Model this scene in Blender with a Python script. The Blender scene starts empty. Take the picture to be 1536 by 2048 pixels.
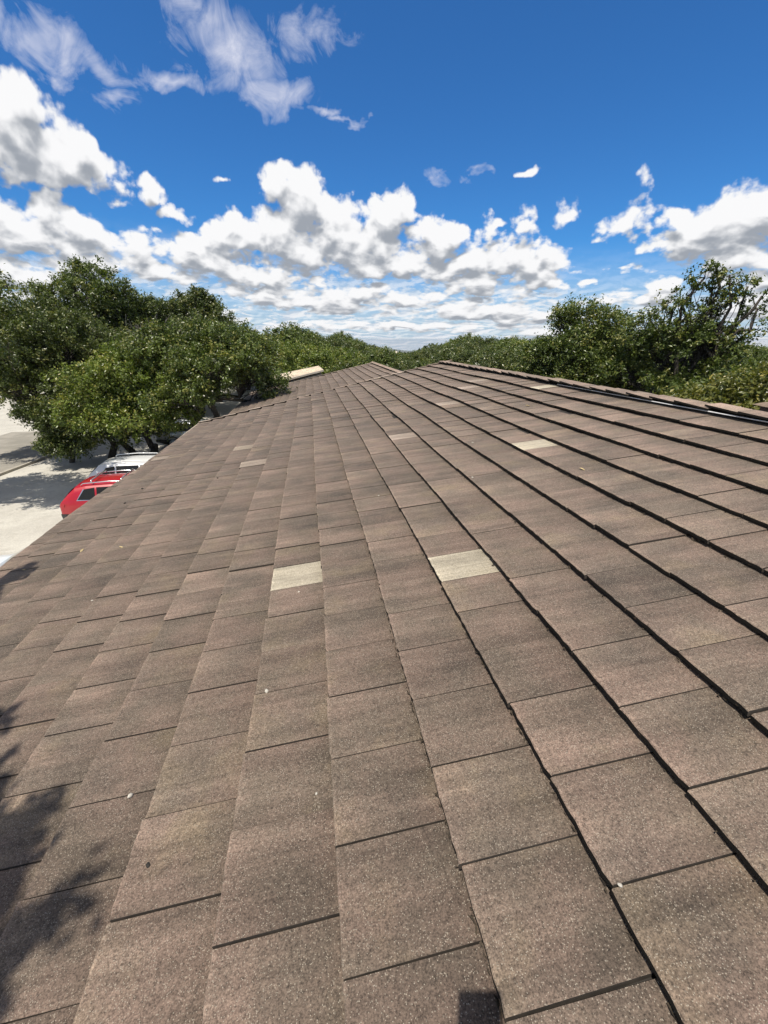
import bpy, bmesh, math, random
import numpy as np
from mathutils import Matrix, Vector

SC = bpy.context.scene
C = SC.collection
rad = math.radians

# ------------------------------------------------------------------ camera
TH = rad(12.529)                       # pitch of the main roof
HE = 1.5447                            # eye height above the tiles
CAM = Vector((-HE * math.sin(TH), 0.0, HE * math.cos(TH)))
cd = bpy.data.cameras.new('camera')
cam = bpy.data.objects.new('camera', cd)
C.objects.link(cam)
cd.sensor_fit = 'VERTICAL'
cd.sensor_height = 36.0
cd.lens = 36.0 * 850.0 / 2048.0
cd.clip_start = 0.03
cd.clip_end = 30000
RIGHT = Vector((0.986602, -0.163143, 0.0))
FWD = Vector((0.151148, 0.914062, -0.376357))
UP = Vector((0.061400, 0.371314, 0.926475))
cam.matrix_world = Matrix(((RIGHT.x, UP.x, -FWD.x, CAM.x), (RIGHT.y, UP.y, -FWD.y, CAM.y), (RIGHT.z, UP.z, -FWD.z, CAM.z), (0, 0, 0, 1)))
SC.camera = cam

# ------------------------------------------------------------------ render and exposure
SC.render.engine = 'CYCLES'
SC.view_settings.view_transform = 'Standard'
SC.view_settings.look = 'None'
SC.view_settings.gamma = 1.0
SC.view_settings.use_curve_mapping = False
SC.view_settings.exposure = 0.0
SC.cycles.max_bounces = 6
SC.cycles.transparent_max_bounces = 8

# ------------------------------------------------------------------ sun
SUN_EL, SUN_AZ = 68.9, 216.1           # degrees; azimuth clockwise from +Y
to_sun = Vector((math.sin(rad(SUN_AZ)) * math.cos(rad(SUN_EL)), math.cos(rad(SUN_AZ)) * math.cos(rad(SUN_EL)), math.sin(rad(SUN_EL))))
sd = bpy.data.lights.new('sun', 'SUN')
sd.energy = 5.0
sd.angle = rad(0.53)
sd.color = (1.0, 0.93, 0.82)
sun = bpy.data.objects.new('sun', sd)
sun.rotation_euler = to_sun.to_track_quat('Z', 'Y').to_euler()
C.objects.link(sun)

# ------------------------------------------------------------------ node helper
class NT:
    def __init__(self, tree):
        self.t = tree
        self.n = tree.nodes
        self.l = tree.links

    def put(self, sock, v):
        if isinstance(v, bpy.types.NodeSocket):
            self.l.new(v, sock)
        elif v is not None:
            if sock.type == 'RGBA' and len(v) == 3:
                v = (*v, 1)
            sock.default_value = v

    def node(self, typ, ins=(), **kw):
        nd = self.n.new(typ)
        for k, v in kw.items():
            setattr(nd, k, v)
        if isinstance(ins, dict):
            for k, v in ins.items():
                self.put(nd.inputs[k], v)
        else:
            for i, v in enumerate(ins):
                self.put(nd.inputs[i], v)
        return nd

    def m(self, op, *a, clamp=False):
        return self.node('ShaderNodeMath', a, operation=op, use_clamp=clamp).outputs[0]

    def v(self, op, *a):
        nd = self.node('ShaderNodeVectorMath', a, operation=op)
        return nd.outputs['Value'] if op in ('LENGTH', 'DOT_PRODUCT', 'DISTANCE') else nd.outputs[0]

    def mix(self, f, a, b, blend='MIX'):
        nd = self.node('ShaderNodeMix', data_type='RGBA', blend_type=blend)
        self.put(nd.inputs[0], f)
        self.put(nd.inputs[6], a)
        self.put(nd.inputs[7], b)
        return nd.outputs[2]

    def ramp(self, x, a, b, lo=0.0, hi=1.0, smooth=True):
        nd = self.node('ShaderNodeMapRange', interpolation_type='SMOOTHSTEP' if smooth else 'LINEAR')
        for i, v in enumerate((x, a, b, lo, hi)):
            self.put(nd.inputs[i], v)
        return nd.outputs[0]

    def noise(self, vec, scale, detail=4.0, rough=0.5, dist=0.0, out=0):
        nd = self.node('ShaderNodeTexNoise')
        self.put(nd.inputs['Vector'], vec)
        for k, v in (('Scale', scale), ('Detail', detail), ('Roughness', rough), ('Distortion', dist)):
            self.put(nd.inputs[k], v)
        return nd.outputs[out]

    def voronoi(self, vec, scale, detail=0.0, rough=0.5, feature='F1', out='Distance', rand=1.0):
        nd = self.node('ShaderNodeTexVoronoi', feature=feature)
        self.put(nd.inputs['Vector'], vec)
        nd.inputs['Scale'].default_value = scale
        if 'Detail' in nd.inputs:
            nd.inputs['Detail'].default_value = detail
            nd.inputs['Roughness'].default_value = rough
        nd.inputs['Randomness'].default_value = rand
        return nd.outputs[out]

    def comb(self, x, y, z):
        return self.node('ShaderNodeCombineXYZ', (x, y, z)).outputs[0]

    def sep(self, v):
        return self.node('ShaderNodeSeparateXYZ', (v,)).outputs


# ------------------------------------------------------------------ sky: Nishita air with cumulus and high wisps
# (azimuth, elevation, half width, half height, weight) of each cloud lobe, degrees
CUMULUS = [(-25.0, 18.1, 4.1, 2.9, 1.0), (-23.9, 15.8, 4.3, 3.14, 1.0), (-22.0, 14.6, 4.6, 2.58, 1.0), (-19.2, 13.5, 3.4, 1.64, 1.0), (-26.7, 14.3, 4.3, 2.45,
1.0), (-20.9, 16.0, 2.4, 1.62, 1.0), (-25.6, 10.8, 4.4, 2.14, 1.0), (-23.2, 9.5, 4.5, 2.06, 1.0), (-27.5, 8.8, 4.4, 2.37, 1.0), (-14.1, 13.5, 2.4,
1.71, 0.9), (-12.3, 12.3, 2.2, 1.02, 0.8), (-8.1, 15.5, 1.6, 0.52, 0.55), (-14.9, 14.3, 1.4, 0.99, 0.8), (-0.3, 14.6, 4.2, 2.9, 1.1), (-2.3, 12.1,
4.6, 2.8, 1.0), (2.1, 12.1, 5.3, 2.98, 1.0), (5.8, 11.7, 4.8, 2.88, 1.0), (10.6, 13.1, 3.6, 2.52, 1.0), (9.5, 10.3, 7.2, 3.61, 1.0), (14.8, 10.2, 4.9,
2.78, 1.0), (4.3, 9.3, 8.9, 3.52, 1.0), (18.9, 7.7, 5.4, 2.6, 0.9), (25.3, 9.6, 3.4, 2.72, 1.05), (24.8, 7.3, 5.2, 2.71, 1.0), (27.6, 6.1, 3.3, 1.79,
0.9), (20.7, 5.9, 6.0, 1.65, 0.9), (21.6, 11.8, 2.2, 0.59, 0.6), (25.0, 16.1, 1.7, 0.48, 0.6), (29.5, 12.0, 1.6, 1.74, 0.5), (-19.3, 8.2, 5.6, 2.11,
0.9), (-11.1, 8.7, 5.9, 2.42, 0.95), (-6.7, 10.6, 4.5, 2.2, 0.95), (-5.0, 7.3, 8.5, 2.58, 0.9), (-15.0, 6.7, 7.6, 1.98, 0.8), (-23.0, 7.0, 5.2, 1.82,
0.8), (5.3, 4.4, 18.0, 1.94, 0.8), (-3.5, 4.8, 8.3, 1.57, 0.75), (20.4, 3.3, 11.0, 1.73, 0.75), (26.8, 2.1, 6.7, 1.39, 0.75), (11.4, 1.6, 21.2, 0.9,
0.5), (45.1, 11.0, 4.3, 2.86, 1.0), (47.5, 8.3, 4.5, 3.73, 1.0), (41.7, 10.5, 3.9, 1.69, 0.8), (36.0, 10.5, 3.2, 1.62, 0.6), (39.0, 9.0, 3.5, 1.29,
0.55), (43.9, 7.1, 4.8, 1.69, 0.7), (47.1, 3.5, 4.0, 2.6, 0.8), (35.8, 13.8, 1.6, 0.71, 0.45), (39.5, 4.4, 2.8, 1.96, 1.0), (34.9, 4.0, 2.1, 1.08,
0.6), (34.9, 6.7, 4.6, 0.37, 0.55), (32.1, 5.6, 0.9, 0.58, 0.6), (22.7, 8.3, 6.4, 4.14, 1.1), (26.4, 7.5, 4.3, 3.51, 1.0), (44.2, 9.1, 5.8, 4.24,
1.05), (41.0, 9.4, 3.8, 2.5, 0.85), (-20.3, 14.8, 3.5, 2.17, 1.1), (-18.2, 13.1, 2.5, 1.51, 1.0), (-0.2, 10.6, 7.8, 4.14, 1.0), (12.4, 9.3, 8.7, 3.68,
1.0), (37.0, 10.2, 3.2, 1.92, 0.75), (29.2, 0.7, 6.0, 1.4, 0.7), (49.5, -0.5, 4.0, 1.34, 0.6), (-19.7, 1.9, 14.1, 1.96, 0.8), (-27.0, 5.3, 5.8, 2.56,
0.8)]
WISPS = [(-21.3, 22.7, 4.8, 1.74, 1.0), (-19.3, 21.9, 4.3, 1.37, 0.9), (-21.5, 20.6, 1.7, 0.68, 0.7), (-16.6, 20.4, 1.8, 0.82, 0.6), (-12.1, 21.9, 2.9, 0.71,
0.7), (-7.4, 25.5, 4.1, 2.05, 0.7), (-5.4, 23.9, 5.2, 2.2, 0.9), (-2.3, 22.3, 6.2, 1.62, 1.1), (3.2, 21.0, 3.1, 0.5, 0.8), (5.8, 20.4, 2.6, 0.26,
0.7), (-9.4, 26.5, 2.6, 1.25, 0.7), (2.1, 26.3, 2.9, 1.18, 0.4), (15.0, 16.3, 0.9, 0.37, 0.4), (18.5, 15.9, 0.8, 0.37, 0.45)]
world = bpy.data.worlds.new('World')
SC.world = world
world.use_nodes = True
world.cycles.sampling_method = 'MANUAL'
world.cycles.sample_map_resolution = 512


def build_sky():
    t = NT(world.node_tree)
    t.n.clear()
    d = t.node('ShaderNodeTexCoord').outputs['Generated']
    x, y, z = t.sep(d)
    az = t.m('MULTIPLY', t.m('ARCTAN2', x, y), 57.29578)
    el = t.m('MULTIPLY', t.m('ARCSINE', z), 57.29578)
    elp = t.m('MAXIMUM', el, -2.0)

    def height(e):                       # noise height, compressed towards the horizon as clouds are
        return t.m('MULTIPLY', t.m('LOGARITHM', t.m('ADD', e, 3.5), 2.71828), 2.35)

    sky = t.node('ShaderNodeTexSky', sky_type='NISHITA', sun_disc=False, sun_elevation=rad(SUN_EL), sun_rotation=rad(SUN_AZ),
                 altitude=300, air_density=1.0, dust_density=0.4, ozone_density=2.0)
    blue = t.mix(1.0, sky.outputs[0], (0.30, 0.78, 1.28), 'MULTIPLY')
    WHITE, GREY = (9.6, 9.6, 9.7), (3.5, 3.8, 4.3)

    def lobes(P, table):
        f = None
        for a, e, ra, re, w in table:
            ln = t.v('LENGTH', t.v('MULTIPLY_ADD', P, (1 / ra, 1 / re, 0), (-a / ra, -e / re, 0)))
            b = t.m('MULTIPLY_ADD', ln, -w, w)
            f = b if f is None else t.m('MAXIMUM', f, b)
        return f if f is not None else -1.0

    def noise2(vec, scale, detail, rough, out=0, dist=0.0):
        nd = t.node('ShaderNodeTexNoise', noise_dimensions='2D')
        for k, v in (('Vector', vec), ('Scale', scale), ('Detail', detail), ('Roughness', rough), ('Distortion', dist)):
            t.put(nd.inputs[k], v)
        return nd.outputs[out]

    def puffs(vec, scale, detail):
        nd = t.node('ShaderNodeTexVoronoi', voronoi_dimensions='2D', feature='F1')
        for k, v in (('Vector', vec), ('Scale', scale), ('Detail', detail), ('Roughness', 0.5)):
            t.put(nd.inputs[k], v)
        return nd.outputs['Distance']

    def density(e, table, fine):
        q = t.comb(t.m('MULTIPLY', az, 0.1257), height(e), 0.0)
        wv = t.v('SUBTRACT', noise2(q, 1.5, 3.0, 0.5, out=1), (0.5, 0.5, 0.5))
        sq = t.ramp(e, 0.0, 14.0, 0.25, 1.0)
        P = t.v('ADD', t.comb(az, e, 0.0), t.v('MULTIPLY', wv, t.comb(4.4, t.m('MULTIPLY', sq, 3.0), 0.0)))
        F = t.m('MINIMUM', t.m('MULTIPLY', lobes(P, table), 1.5), 0.85)
        pf = puffs(t.v('MULTIPLY_ADD', wv, (0.35, 0.35, 0.0), q), 2.1, 2.0)
        fb = noise2(q, 2.2, 5.0, 0.52)
        D = t.m('ADD', F, t.m('MULTIPLY_ADD', pf, -1.0, 0.60))
        return t.m('ADD', D, t.m('MULTIPLY_ADD', fb, 1.0, -0.5)), q

    def sector(lo, hi):
        near = lambda tab, mg: [c for c in tab if c[0] + c[2] + mg > lo and c[0] - c[2] - mg < hi]
        tab = near(CUMULUS, 2.5)
        D0, q = density(elp, tab, False)
        e1 = t.m('ADD', elp, t.ramp(elp, 0.0, 14.0, 0.5, 2.0))
        D1, _ = density(e1, tab, False)
        fine = t.m('ADD', noise2(q, 11.0, 5.0, 0.58), t.m('MULTIPLY', puffs(q, 7.0, 2.0), -0.6))
        Da = t.m('ADD', D0, t.m('MULTIPLY_ADD', fine, 0.42, -0.08))
        alpha = t.ramp(Da, -0.06, 0.42)
        # thick cloud above means less light; rising edges catch the sun
        lit = t.m('MULTIPLY_ADD', t.m('MAXIMUM', D1, 0.0), -0.50, t.m('SUBTRACT', t.m('MULTIPLY_ADD', fine, 0.26, D0), D1))
        shade = t.ramp(lit, -1.0, 0.30)
        cloud = t.mix(shade, GREY, WHITE)
        # far cloud rows near the horizon
        qv = t.v('MULTIPLY', q, (1.0, 1.5, 0.0))
        n1 = noise2(qv, 2.2, 7.0, 0.6, 0, 0.3)
        n2 = noise2(t.v('ADD', qv, (0.03, -0.11, 0.0)), 2.2, 5.0, 0.6, 0, 0.3)
        cover = t.m('MULTIPLY', t.ramp(n1, 0.36, 0.56), t.ramp(elp, t.ramp(az, 34.0, 25.0, 7.0, 11.5), 2.5, 0.0, 1.0))
        veil = t.m('MAXIMUM', cover, t.ramp(elp, 10.0, 0.5, 0.0, 0.78))
        vcol = t.mix(t.ramp(t.m('SUBTRACT', n1, n2), -0.10, 0.12), (5.3, 6.3, 7.5), (8.5, 8.8, 9.2))
        # wisps
        wq = t.v('MULTIPLY', q, (1.0, 1.6, 0.0))
        w2 = t.v('SUBTRACT', noise2(wq, 1.2, 4.0, 0.6, out=1), (0.5, 0.5, 0.5))
        P = t.v('ADD', t.comb(az, elp, 0.0), t.v('MULTIPLY', w2, (8.0, 4.0, 0.0)))
        wt = near(WISPS, 4.0)
        wf = t.m('ADD', t.m('MINIMUM', lobes(P, wt), 0.75), t.m('MULTIPLY_ADD', noise2(wq, 2.4, 9.0, 0.64, 0, 0.5), 1.9, -1.0))
        walpha = t.ramp(wf, -0.12, 1.05, 0.0, 0.92, False)
        col = t.mix(walpha, blue, (7.4, 7.6, 8.8))
        col = t.mix(veil, col, vcol)
        col = t.mix(alpha, col, cloud)
        return t.node('ShaderNodeBackground', (col, 0.1)).outputs[0]

    def generic():                       # unseen sky: clouds added by noise, their cover and greys set for neutral shadow fill
        r = t.m('MAXIMUM', t.m('SQRT', t.m('ADD', t.m('MULTIPLY', x, x), t.m('MULTIPLY', y, y))), 0.02)
        Q = t.comb(t.m('MULTIPLY', t.m('DIVIDE', x, r), 7.2), t.m('MULTIPLY', t.m('DIVIDE', y, r), 7.2), height(elp))
        n = t.noise(Q, 0.8, 5.0, 0.6)
        cover = t.ramp(n, 0.40, 0.54)
        col = t.mix(cover, blue, t.mix(t.ramp(n, 0.46, 0.72), (5.4, 5.3, 5.2), (3.1, 3.05, 3.0)))
        return t.node('ShaderNodeBackground', (col, 0.1)).outputs[0]

    def choose(fac, a, b):               # a where fac is 0, b where it is 1
        nd = t.node('ShaderNodeMixShader')
        t.l.new(fac, nd.inputs[0]); t.l.new(a, nd.inputs[1]); t.l.new(b, nd.inputs[2])
        return nd.outputs[0]

    cuts = [-36.0, -12.0, 8.0, 29.0, 60.0]
    sh = sector(cuts[0], cuts[1])
    for lo, hi in zip(cuts[1:-1], cuts[2:]):
        sh = choose(t.m('GREATER_THAN', az, lo), sh, sector(lo, hi))
    away = t.m('MAXIMUM', t.m('GREATER_THAN', t.m('ABSOLUTE', t.m('SUBTRACT', az, 12.0)), 48.0), t.m('GREATER_THAN', el, 34.0))
    sh = choose(away, sh, generic())
    out = t.node('ShaderNodeOutputWorld')
    t.l.new(sh, out.inputs[0])


build_sky()

# ------------------------------------------------------------------ object helpers
def link(name, me, mats, parent=None):
    o = bpy.data.objects.new(name, me)
    C.objects.link(o)
    if mats is not None and len(me.materials) == 0:
        for m in (mats if isinstance(mats, (list, tuple)) else [mats]):
            me.materials.append(m)
    if parent is not None:
        o.parent = parent
    return o


def tag(o, label=None, cat=None, group=None, kind=None):
    for k, v in (('label', label), ('category', cat), ('group', group), ('kind', kind)):
        if v:
            o[k] = v
    return o


def empty(name, loc, label, cat, group=None, rz=0.0):
    o = bpy.data.objects.new(name, None)
    o.empty_display_size = 0.3
    o.location = loc
    o.rotation_euler = (0, 0, rz)
    C.objects.link(o)
    return tag(o, label, cat, group)


def mesh_np(name, verts, faces, smooth=False, midx=None, attrs=None):
    """verts (n,3); faces (m,k) array of equal-sized polygons"""
    verts = np.asarray(verts, np.float32)
    faces = np.asarray(faces, np.int32)
    me = bpy.data.meshes.new(name)
    n, k = faces.shape
    me.vertices.add(len(verts))
    me.vertices.foreach_set('co', verts.ravel())
    me.loops.add(n * k)
    me.loops.foreach_set('vertex_index', faces.ravel())
    me.polygons.add(n)
    me.polygons.foreach_set('loop_start', np.arange(0, n * k, k, dtype=np.int32))
    me.polygons.foreach_set('loop_total', np.full(n, k, np.int32))
    me.polygons.foreach_set('use_smooth', np.full(n, smooth, bool))
    if midx is not None:
        me.polygons.foreach_set('material_index', np.asarray(midx, np.int32))
    for nm, a in (attrs or {}).items():
        at = me.attributes.new(nm, 'FLOAT', 'FACE')
        at.data.foreach_set('value', np.asarray(a, np.float32))
    me.update(calc_edges=True)
    return me


def mesh_py(name, verts, faces, smooth=False, midx=None, sharp=None):
    me = bpy.data.meshes.new(name)
    me.from_pydata([tuple(v) for v in verts], [], faces)
    if smooth:
        me.polygons.foreach_set('use_smooth', [True] * len(me.polygons))
        if sharp:
            me.set_sharp_from_angle(angle=rad(sharp))
    if midx is not None:
        me.polygons.foreach_set('material_index', midx)
    me.update(calc_edges=True)
    return me


BOXF = [(0, 3, 2, 1), (4, 5, 6, 7), (0, 1, 5, 4), (1, 2, 6, 5), (2, 3, 7, 6), (3, 0, 4, 7)]


def box(x0, x1, y0, y1, z0, z1):
    return [(x0, y0, z0), (x1, y0, z0), (x1, y1, z0), (x0, y1, z0), (x0, y0, z1), (x1, y0, z1), (x1, y1, z1), (x0, y1, z1)], [tuple(f) for f in BOXF]


class MB:
    def __init__(self):
        self.v, self.f, self.mi = [], [], []

    def add(self, v, f, mi=0):
        b = len(self.v)
        self.v += [tuple(p) for p in v]
        self.f += [tuple(i + b for i in q) for q in f]
        self.mi += [mi] * len(f)
        return self

    def box(self, *a, mi=0):
        return self.add(*box(*a), mi)

    def tube(self, p, r, n=8, mi=0, caps=True):
        p = [Vector(q) for q in p]
        rs = r if isinstance(r, (list, tuple)) else [r] * len(p)
        rings, fs = [], []
        for i, q in enumerate(p):
            dv = (p[min(i + 1, len(p) - 1)] - p[max(i - 1, 0)]).normalized()
            a = dv.orthogonal().normalized() if i == 0 else (a - dv * a.dot(dv)).normalized()
            b = dv.cross(a)
            rings += [q + (a * math.cos(2 * math.pi * k / n) + b * math.sin(2 * math.pi * k / n)) * rs[i] for k in range(n)]
        for i in range(len(p) - 1):
            for k in range(n):
                fs.append((i * n + k, i * n + (k + 1) % n, (i + 1) * n + (k + 1) % n, (i + 1) * n + k))
        if caps:
            fs.append(tuple(range(n))[::-1])
            fs.append(tuple((len(p) - 1) * n + k for k in range(n)))
        return self.add(rings, fs, mi)

    def build(self, name, mats, parent=None, smooth=False, sharp=None):
        return link(name, mesh_py(name, self.v, self.f, smooth, self.mi, sharp), mats, parent)


def material(name):
    m = bpy.data.materials.new(name)
    m.use_nodes = True
    m.node_tree.nodes.clear()
    t = NT(m.node_tree)
    t.bsdf = t.n.new('ShaderNodeBsdfPrincipled')
    t.out = t.n.new('ShaderNodeOutputMaterial')
    t.l.new(t.bsdf.outputs[0], t.out.inputs[0])
    t.pos = lambda: t.node('ShaderNodeNewGeometry').outputs['Position']
    t.obj = lambda: t.node('ShaderNodeTexCoord').outputs['Object']
    return m, t


def setp(t, **kw):
    for k, v in kw.items():
        t.put(t.bsdf.inputs[k.replace('_', ' ')], v)


def bump(t, h, strength, dist):
    nd = t.node('ShaderNodeBump', {'Strength': strength, 'Distance': dist, 'Height': h})
    t.l.new(nd.outputs[0], t.bsdf.inputs['Normal'])


def simple(name, col, rough=0.6, metal=0.0, var=0.0, scale=6.0, **kw):
    m, t = material(name)
    c = col
    if var:
        n = t.noise(t.obj(), scale, 5, 0.6)
        c = t.mix(t.ramp(n, 0.3, 0.7), tuple(x * (1 - var) for x in col), tuple(min(1, x * (1 + var)) for x in col))
    setp(t, Base_Color=c, Roughness=rough, Metallic=metal, **kw)
    return m


# ------------------------------------------------------------------ materials
def tile_material(name, pal, grain=1.0, moss=False):
    """weathered sanded concrete: patches along the slope, fine bright grit and dark pits"""
    m, t = material(name)
    p = t.pos()
    tone = t.m('ADD', t.node('ShaderNodeAttribute', attribute_type='GEOMETRY', attribute_name='tone').outputs['Fac'],
               t.node('ShaderNodeAttribute', attribute_type='OBJECT', attribute_name='tone').outputs['Fac'])
    ps = t.v('ADD', p, t.comb(t.m('MULTIPLY', tone, 37.0), t.m('MULTIPLY', tone, 91.0), 0.0))
    streak = t.noise(t.v('MULTIPLY', ps, (2.2, 34.0, 8.0)), 1.0, 6, 0.62)
    patch = t.noise(ps, 3.1, 5, 0.6)
    patch2 = t.noise(t.v('ADD', ps, (11.0, 3.0, 0.0)), 2.3, 5, 0.6)
    stain = t.noise(t.v('MULTIPLY', p, (1.0, 1.6, 1.0)), 1.15, 6, 0.62)
    c = t.mix(t.ramp(patch, 0.34, 0.68), pal[0], pal[1])
    c = t.mix(t.m('MULTIPLY', t.ramp(patch2, 0.52, 0.72), 0.6), c, pal[2])
    c = t.mix(t.m('MULTIPLY', t.ramp(stain, 0.47, 0.72), 0.66), c, pal[3])
    broad = t.noise(t.v('MULTIPLY', ps, (0.9, 8.5, 3.0)), 1.0, 5, 0.6)
    k = t.m('MULTIPLY_ADD', t.ramp(streak, 0.25, 0.75, smooth=False), 0.40, 0.80)
    k = t.m('MULTIPLY', k, t.m('MULTIPLY_ADD', t.ramp(broad, 0.3, 0.7, smooth=False), 0.56, 0.74))
    k = t.m('MULTIPLY', k, t.m('MULTIPLY_ADD', tone, 0.36, 0.82))
    # rows paled towards the ridge: sunlight scattered back at the eye, put into the colour
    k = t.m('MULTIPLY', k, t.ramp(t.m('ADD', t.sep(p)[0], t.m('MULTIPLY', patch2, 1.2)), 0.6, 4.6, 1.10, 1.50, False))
    # each tile pales towards its front and darkens towards its tail
    along = t.node('ShaderNodeAttribute', attribute_type='GEOMETRY', attribute_name='along').outputs['Fac']
    k = t.m('MULTIPLY', k, t.ramp(along, 0.05, 0.95, 1.16, 0.84, False))
    k = t.m('MULTIPLY', k, t.ramp(t.m('ADD', along, t.m('MULTIPLY', t.noise(p, 30.0, 3, 0.6), 0.05)), 0.025, 0.075, 1.30, 1.0))  # sunlit front arris painted as a paler line
    grime_shade = t.m('ADD', along, t.m('MULTIPLY_ADD', t.noise(p, 38.0, 4, 0.65), 0.09, -0.045))
    k = t.m('MULTIPLY', k, t.ramp(grime_shade, 0.93, 0.985, 1.0, 0.22))  # dirt and the shadow beside the next butt, both painted dark
    c = t.mix(1.0, c, t.comb(k, k, k), 'MULTIPLY')
    g1 = t.noise(p, 190.0, 4, 0.72)
    g2 = t.noise(p, 75.0, 3, 0.6)
    gk = t.m('ADD', t.ramp(g1, 0.34, 0.66, 0.45, 1.55, False), t.ramp(g2, 0.3, 0.7, -0.26, 0.26, False))
    c = t.mix(grain, c, t.mix(1.0, c, t.comb(gk, gk, gk), 'MULTIPLY'))
    vn = t.node('ShaderNodeTexVoronoi', {'Vector': p, 'Scale': 290.0})
    pick = t.m('GREATER_THAN', t.sep(vn.outputs['Color'])[0], t.ramp(t.noise(p, 9.0, 3, 0.6), 0.3, 0.7, 0.93, 0.80))
    speck = t.m('MULTIPLY', pick, t.ramp(vn.outputs['Distance'], 0.60, 0.25))
    c = t.mix(t.m('MULTIPLY', speck, 0.62 * grain), c, pal[4])
    pick2 = t.m('GREATER_THAN', t.sep(vn.outputs['Color'])[1], 0.86)
    pit = t.m('MULTIPLY', pick2, t.ramp(vn.outputs['Distance'], 0.50, 0.25))
    c = t.mix(t.m('MULTIPLY', pit, 0.6 * grain), c, (0.03, 0.025, 0.02))
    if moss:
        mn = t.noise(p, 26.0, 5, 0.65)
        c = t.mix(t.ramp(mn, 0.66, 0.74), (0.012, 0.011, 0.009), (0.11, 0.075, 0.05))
    setp(t, Base_Color=c, Roughness=0.88)
    t.put(t.bsdf.inputs['Specular IOR Level'], 0.3)
    t.put(t.bsdf.inputs['Sheen Weight'], 0.0 if moss else 0.12)
    t.put(t.bsdf.inputs['Sheen Roughness'], 0.5)
    t.put(t.bsdf.inputs['Sheen Tint'], (1.0, 0.92, 0.82, 1))
    hgt = t.m('ADD', t.m('MULTIPLY', g1, 1.0), t.m('MULTIPLY', speck, 0.5))
    bump(t, hgt, 0.55, 0.004)
    return m


PAL = ((0.109, 0.085, 0.065), (0.148, 0.106, 0.083), (0.165, 0.128, 0.084), (0.054, 0.045, 0.037), (0.52, 0.46, 0.37))
PALE = ((0.275, 0.243, 0.185), (0.325, 0.288, 0.222), (0.315, 0.275, 0.20), (0.24, 0.215, 0.165), (0.56, 0.53, 0.46))
DUSK = ((0.21, 0.17, 0.135), (0.24, 0.19, 0.155), (0.26, 0.215, 0.15), (0.16, 0.13, 0.10), (0.62, 0.56, 0.47))
TAN = ((0.45, 0.395, 0.32), (0.50, 0.44, 0.365), (0.52, 0.46, 0.37), (0.40, 0.35, 0.285), (0.7, 0.65, 0.55))
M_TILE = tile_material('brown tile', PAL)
M_EDGE = tile_material('mossy tile edge', PAL, moss=True)
M_PALE = tile_material('pale tile', PALE, 0.7)
M_DUSK = tile_material('faded tile', DUSK, 0.9)
M_TAN = tile_material('tan tile', TAN, 0.8)
M_DECK = simple('roof felt', (0.030, 0.026, 0.023), 0.95, var=0.3)
M_WALL = simple('stucco', (0.48, 0.43, 0.35), 0.9, var=0.12)
M_TRIM = simple('painted fascia', (0.42, 0.36, 0.28), 0.7, var=0.2)
M_METAL = simple('white metal flashing', (0.72, 0.73, 0.74), 0.45, var=0.15, scale=14)

# ------------------------------------------------------------------ ground
GZ = -4.6


def terrain(x, y):
    r = np.hypot(x, y)
    az = np.degrees(np.arctan2(x, y))
    z = GZ - 0.0272 * np.maximum(r - 45.0, 0.0) * np.clip((r - 45.0) / 60.0, 0, 1)
    ridge = np.exp(-((az - 9.0) / 3.0) ** 2) + 0.25 * np.exp(-((az - 14.0) / 3.0) ** 2)
    z = z + ridge * 62.0 * np.exp(-((r - 6200.0) / 700.0) ** 2)
    return z


def ground():
    rs = np.concatenate([[0.0], np.linspace(6, 60, 10), np.geomspace(75, 4200, 22), np.linspace(4600, 8600, 17)])
    na = 240
    a = np.linspace(0, 2 * math.pi, na, endpoint=False)
    X = (rs[:, None] * np.sin(a)).ravel()
    Y = (rs[:, None] * np.cos(a)).ravel()
    V = np.stack([X, Y, terrain(X, Y)], 1)
    i = np.arange(len(rs) - 1)[:, None]
    k = np.arange(na)[None]
    F = np.stack([i * na + k, (i + 1) * na + k, (i + 1) * na + (k + 1) % na, i * na + (k + 1) % na], -1).reshape(-1, 4)[:, ::-1]
    m, t = material('scrubby ground')
    p = t.pos()
    c = t.mix(t.ramp(t.noise(p, 0.35, 6, 0.6), 0.35, 0.65), (0.035, 0.052, 0.016), (0.075, 0.078, 0.030))
    c = t.mix(t.ramp(t.noise(p, 0.012, 5, 0.6), 0.55, 0.75), c, (0.10, 0.10, 0.05))
    setp(t, Base_Color=c, Roughness=0.95)
    o = link('ground', mesh_np('ground', V, F, True), m)
    tag(o, kind='structure')


ground()


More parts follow.
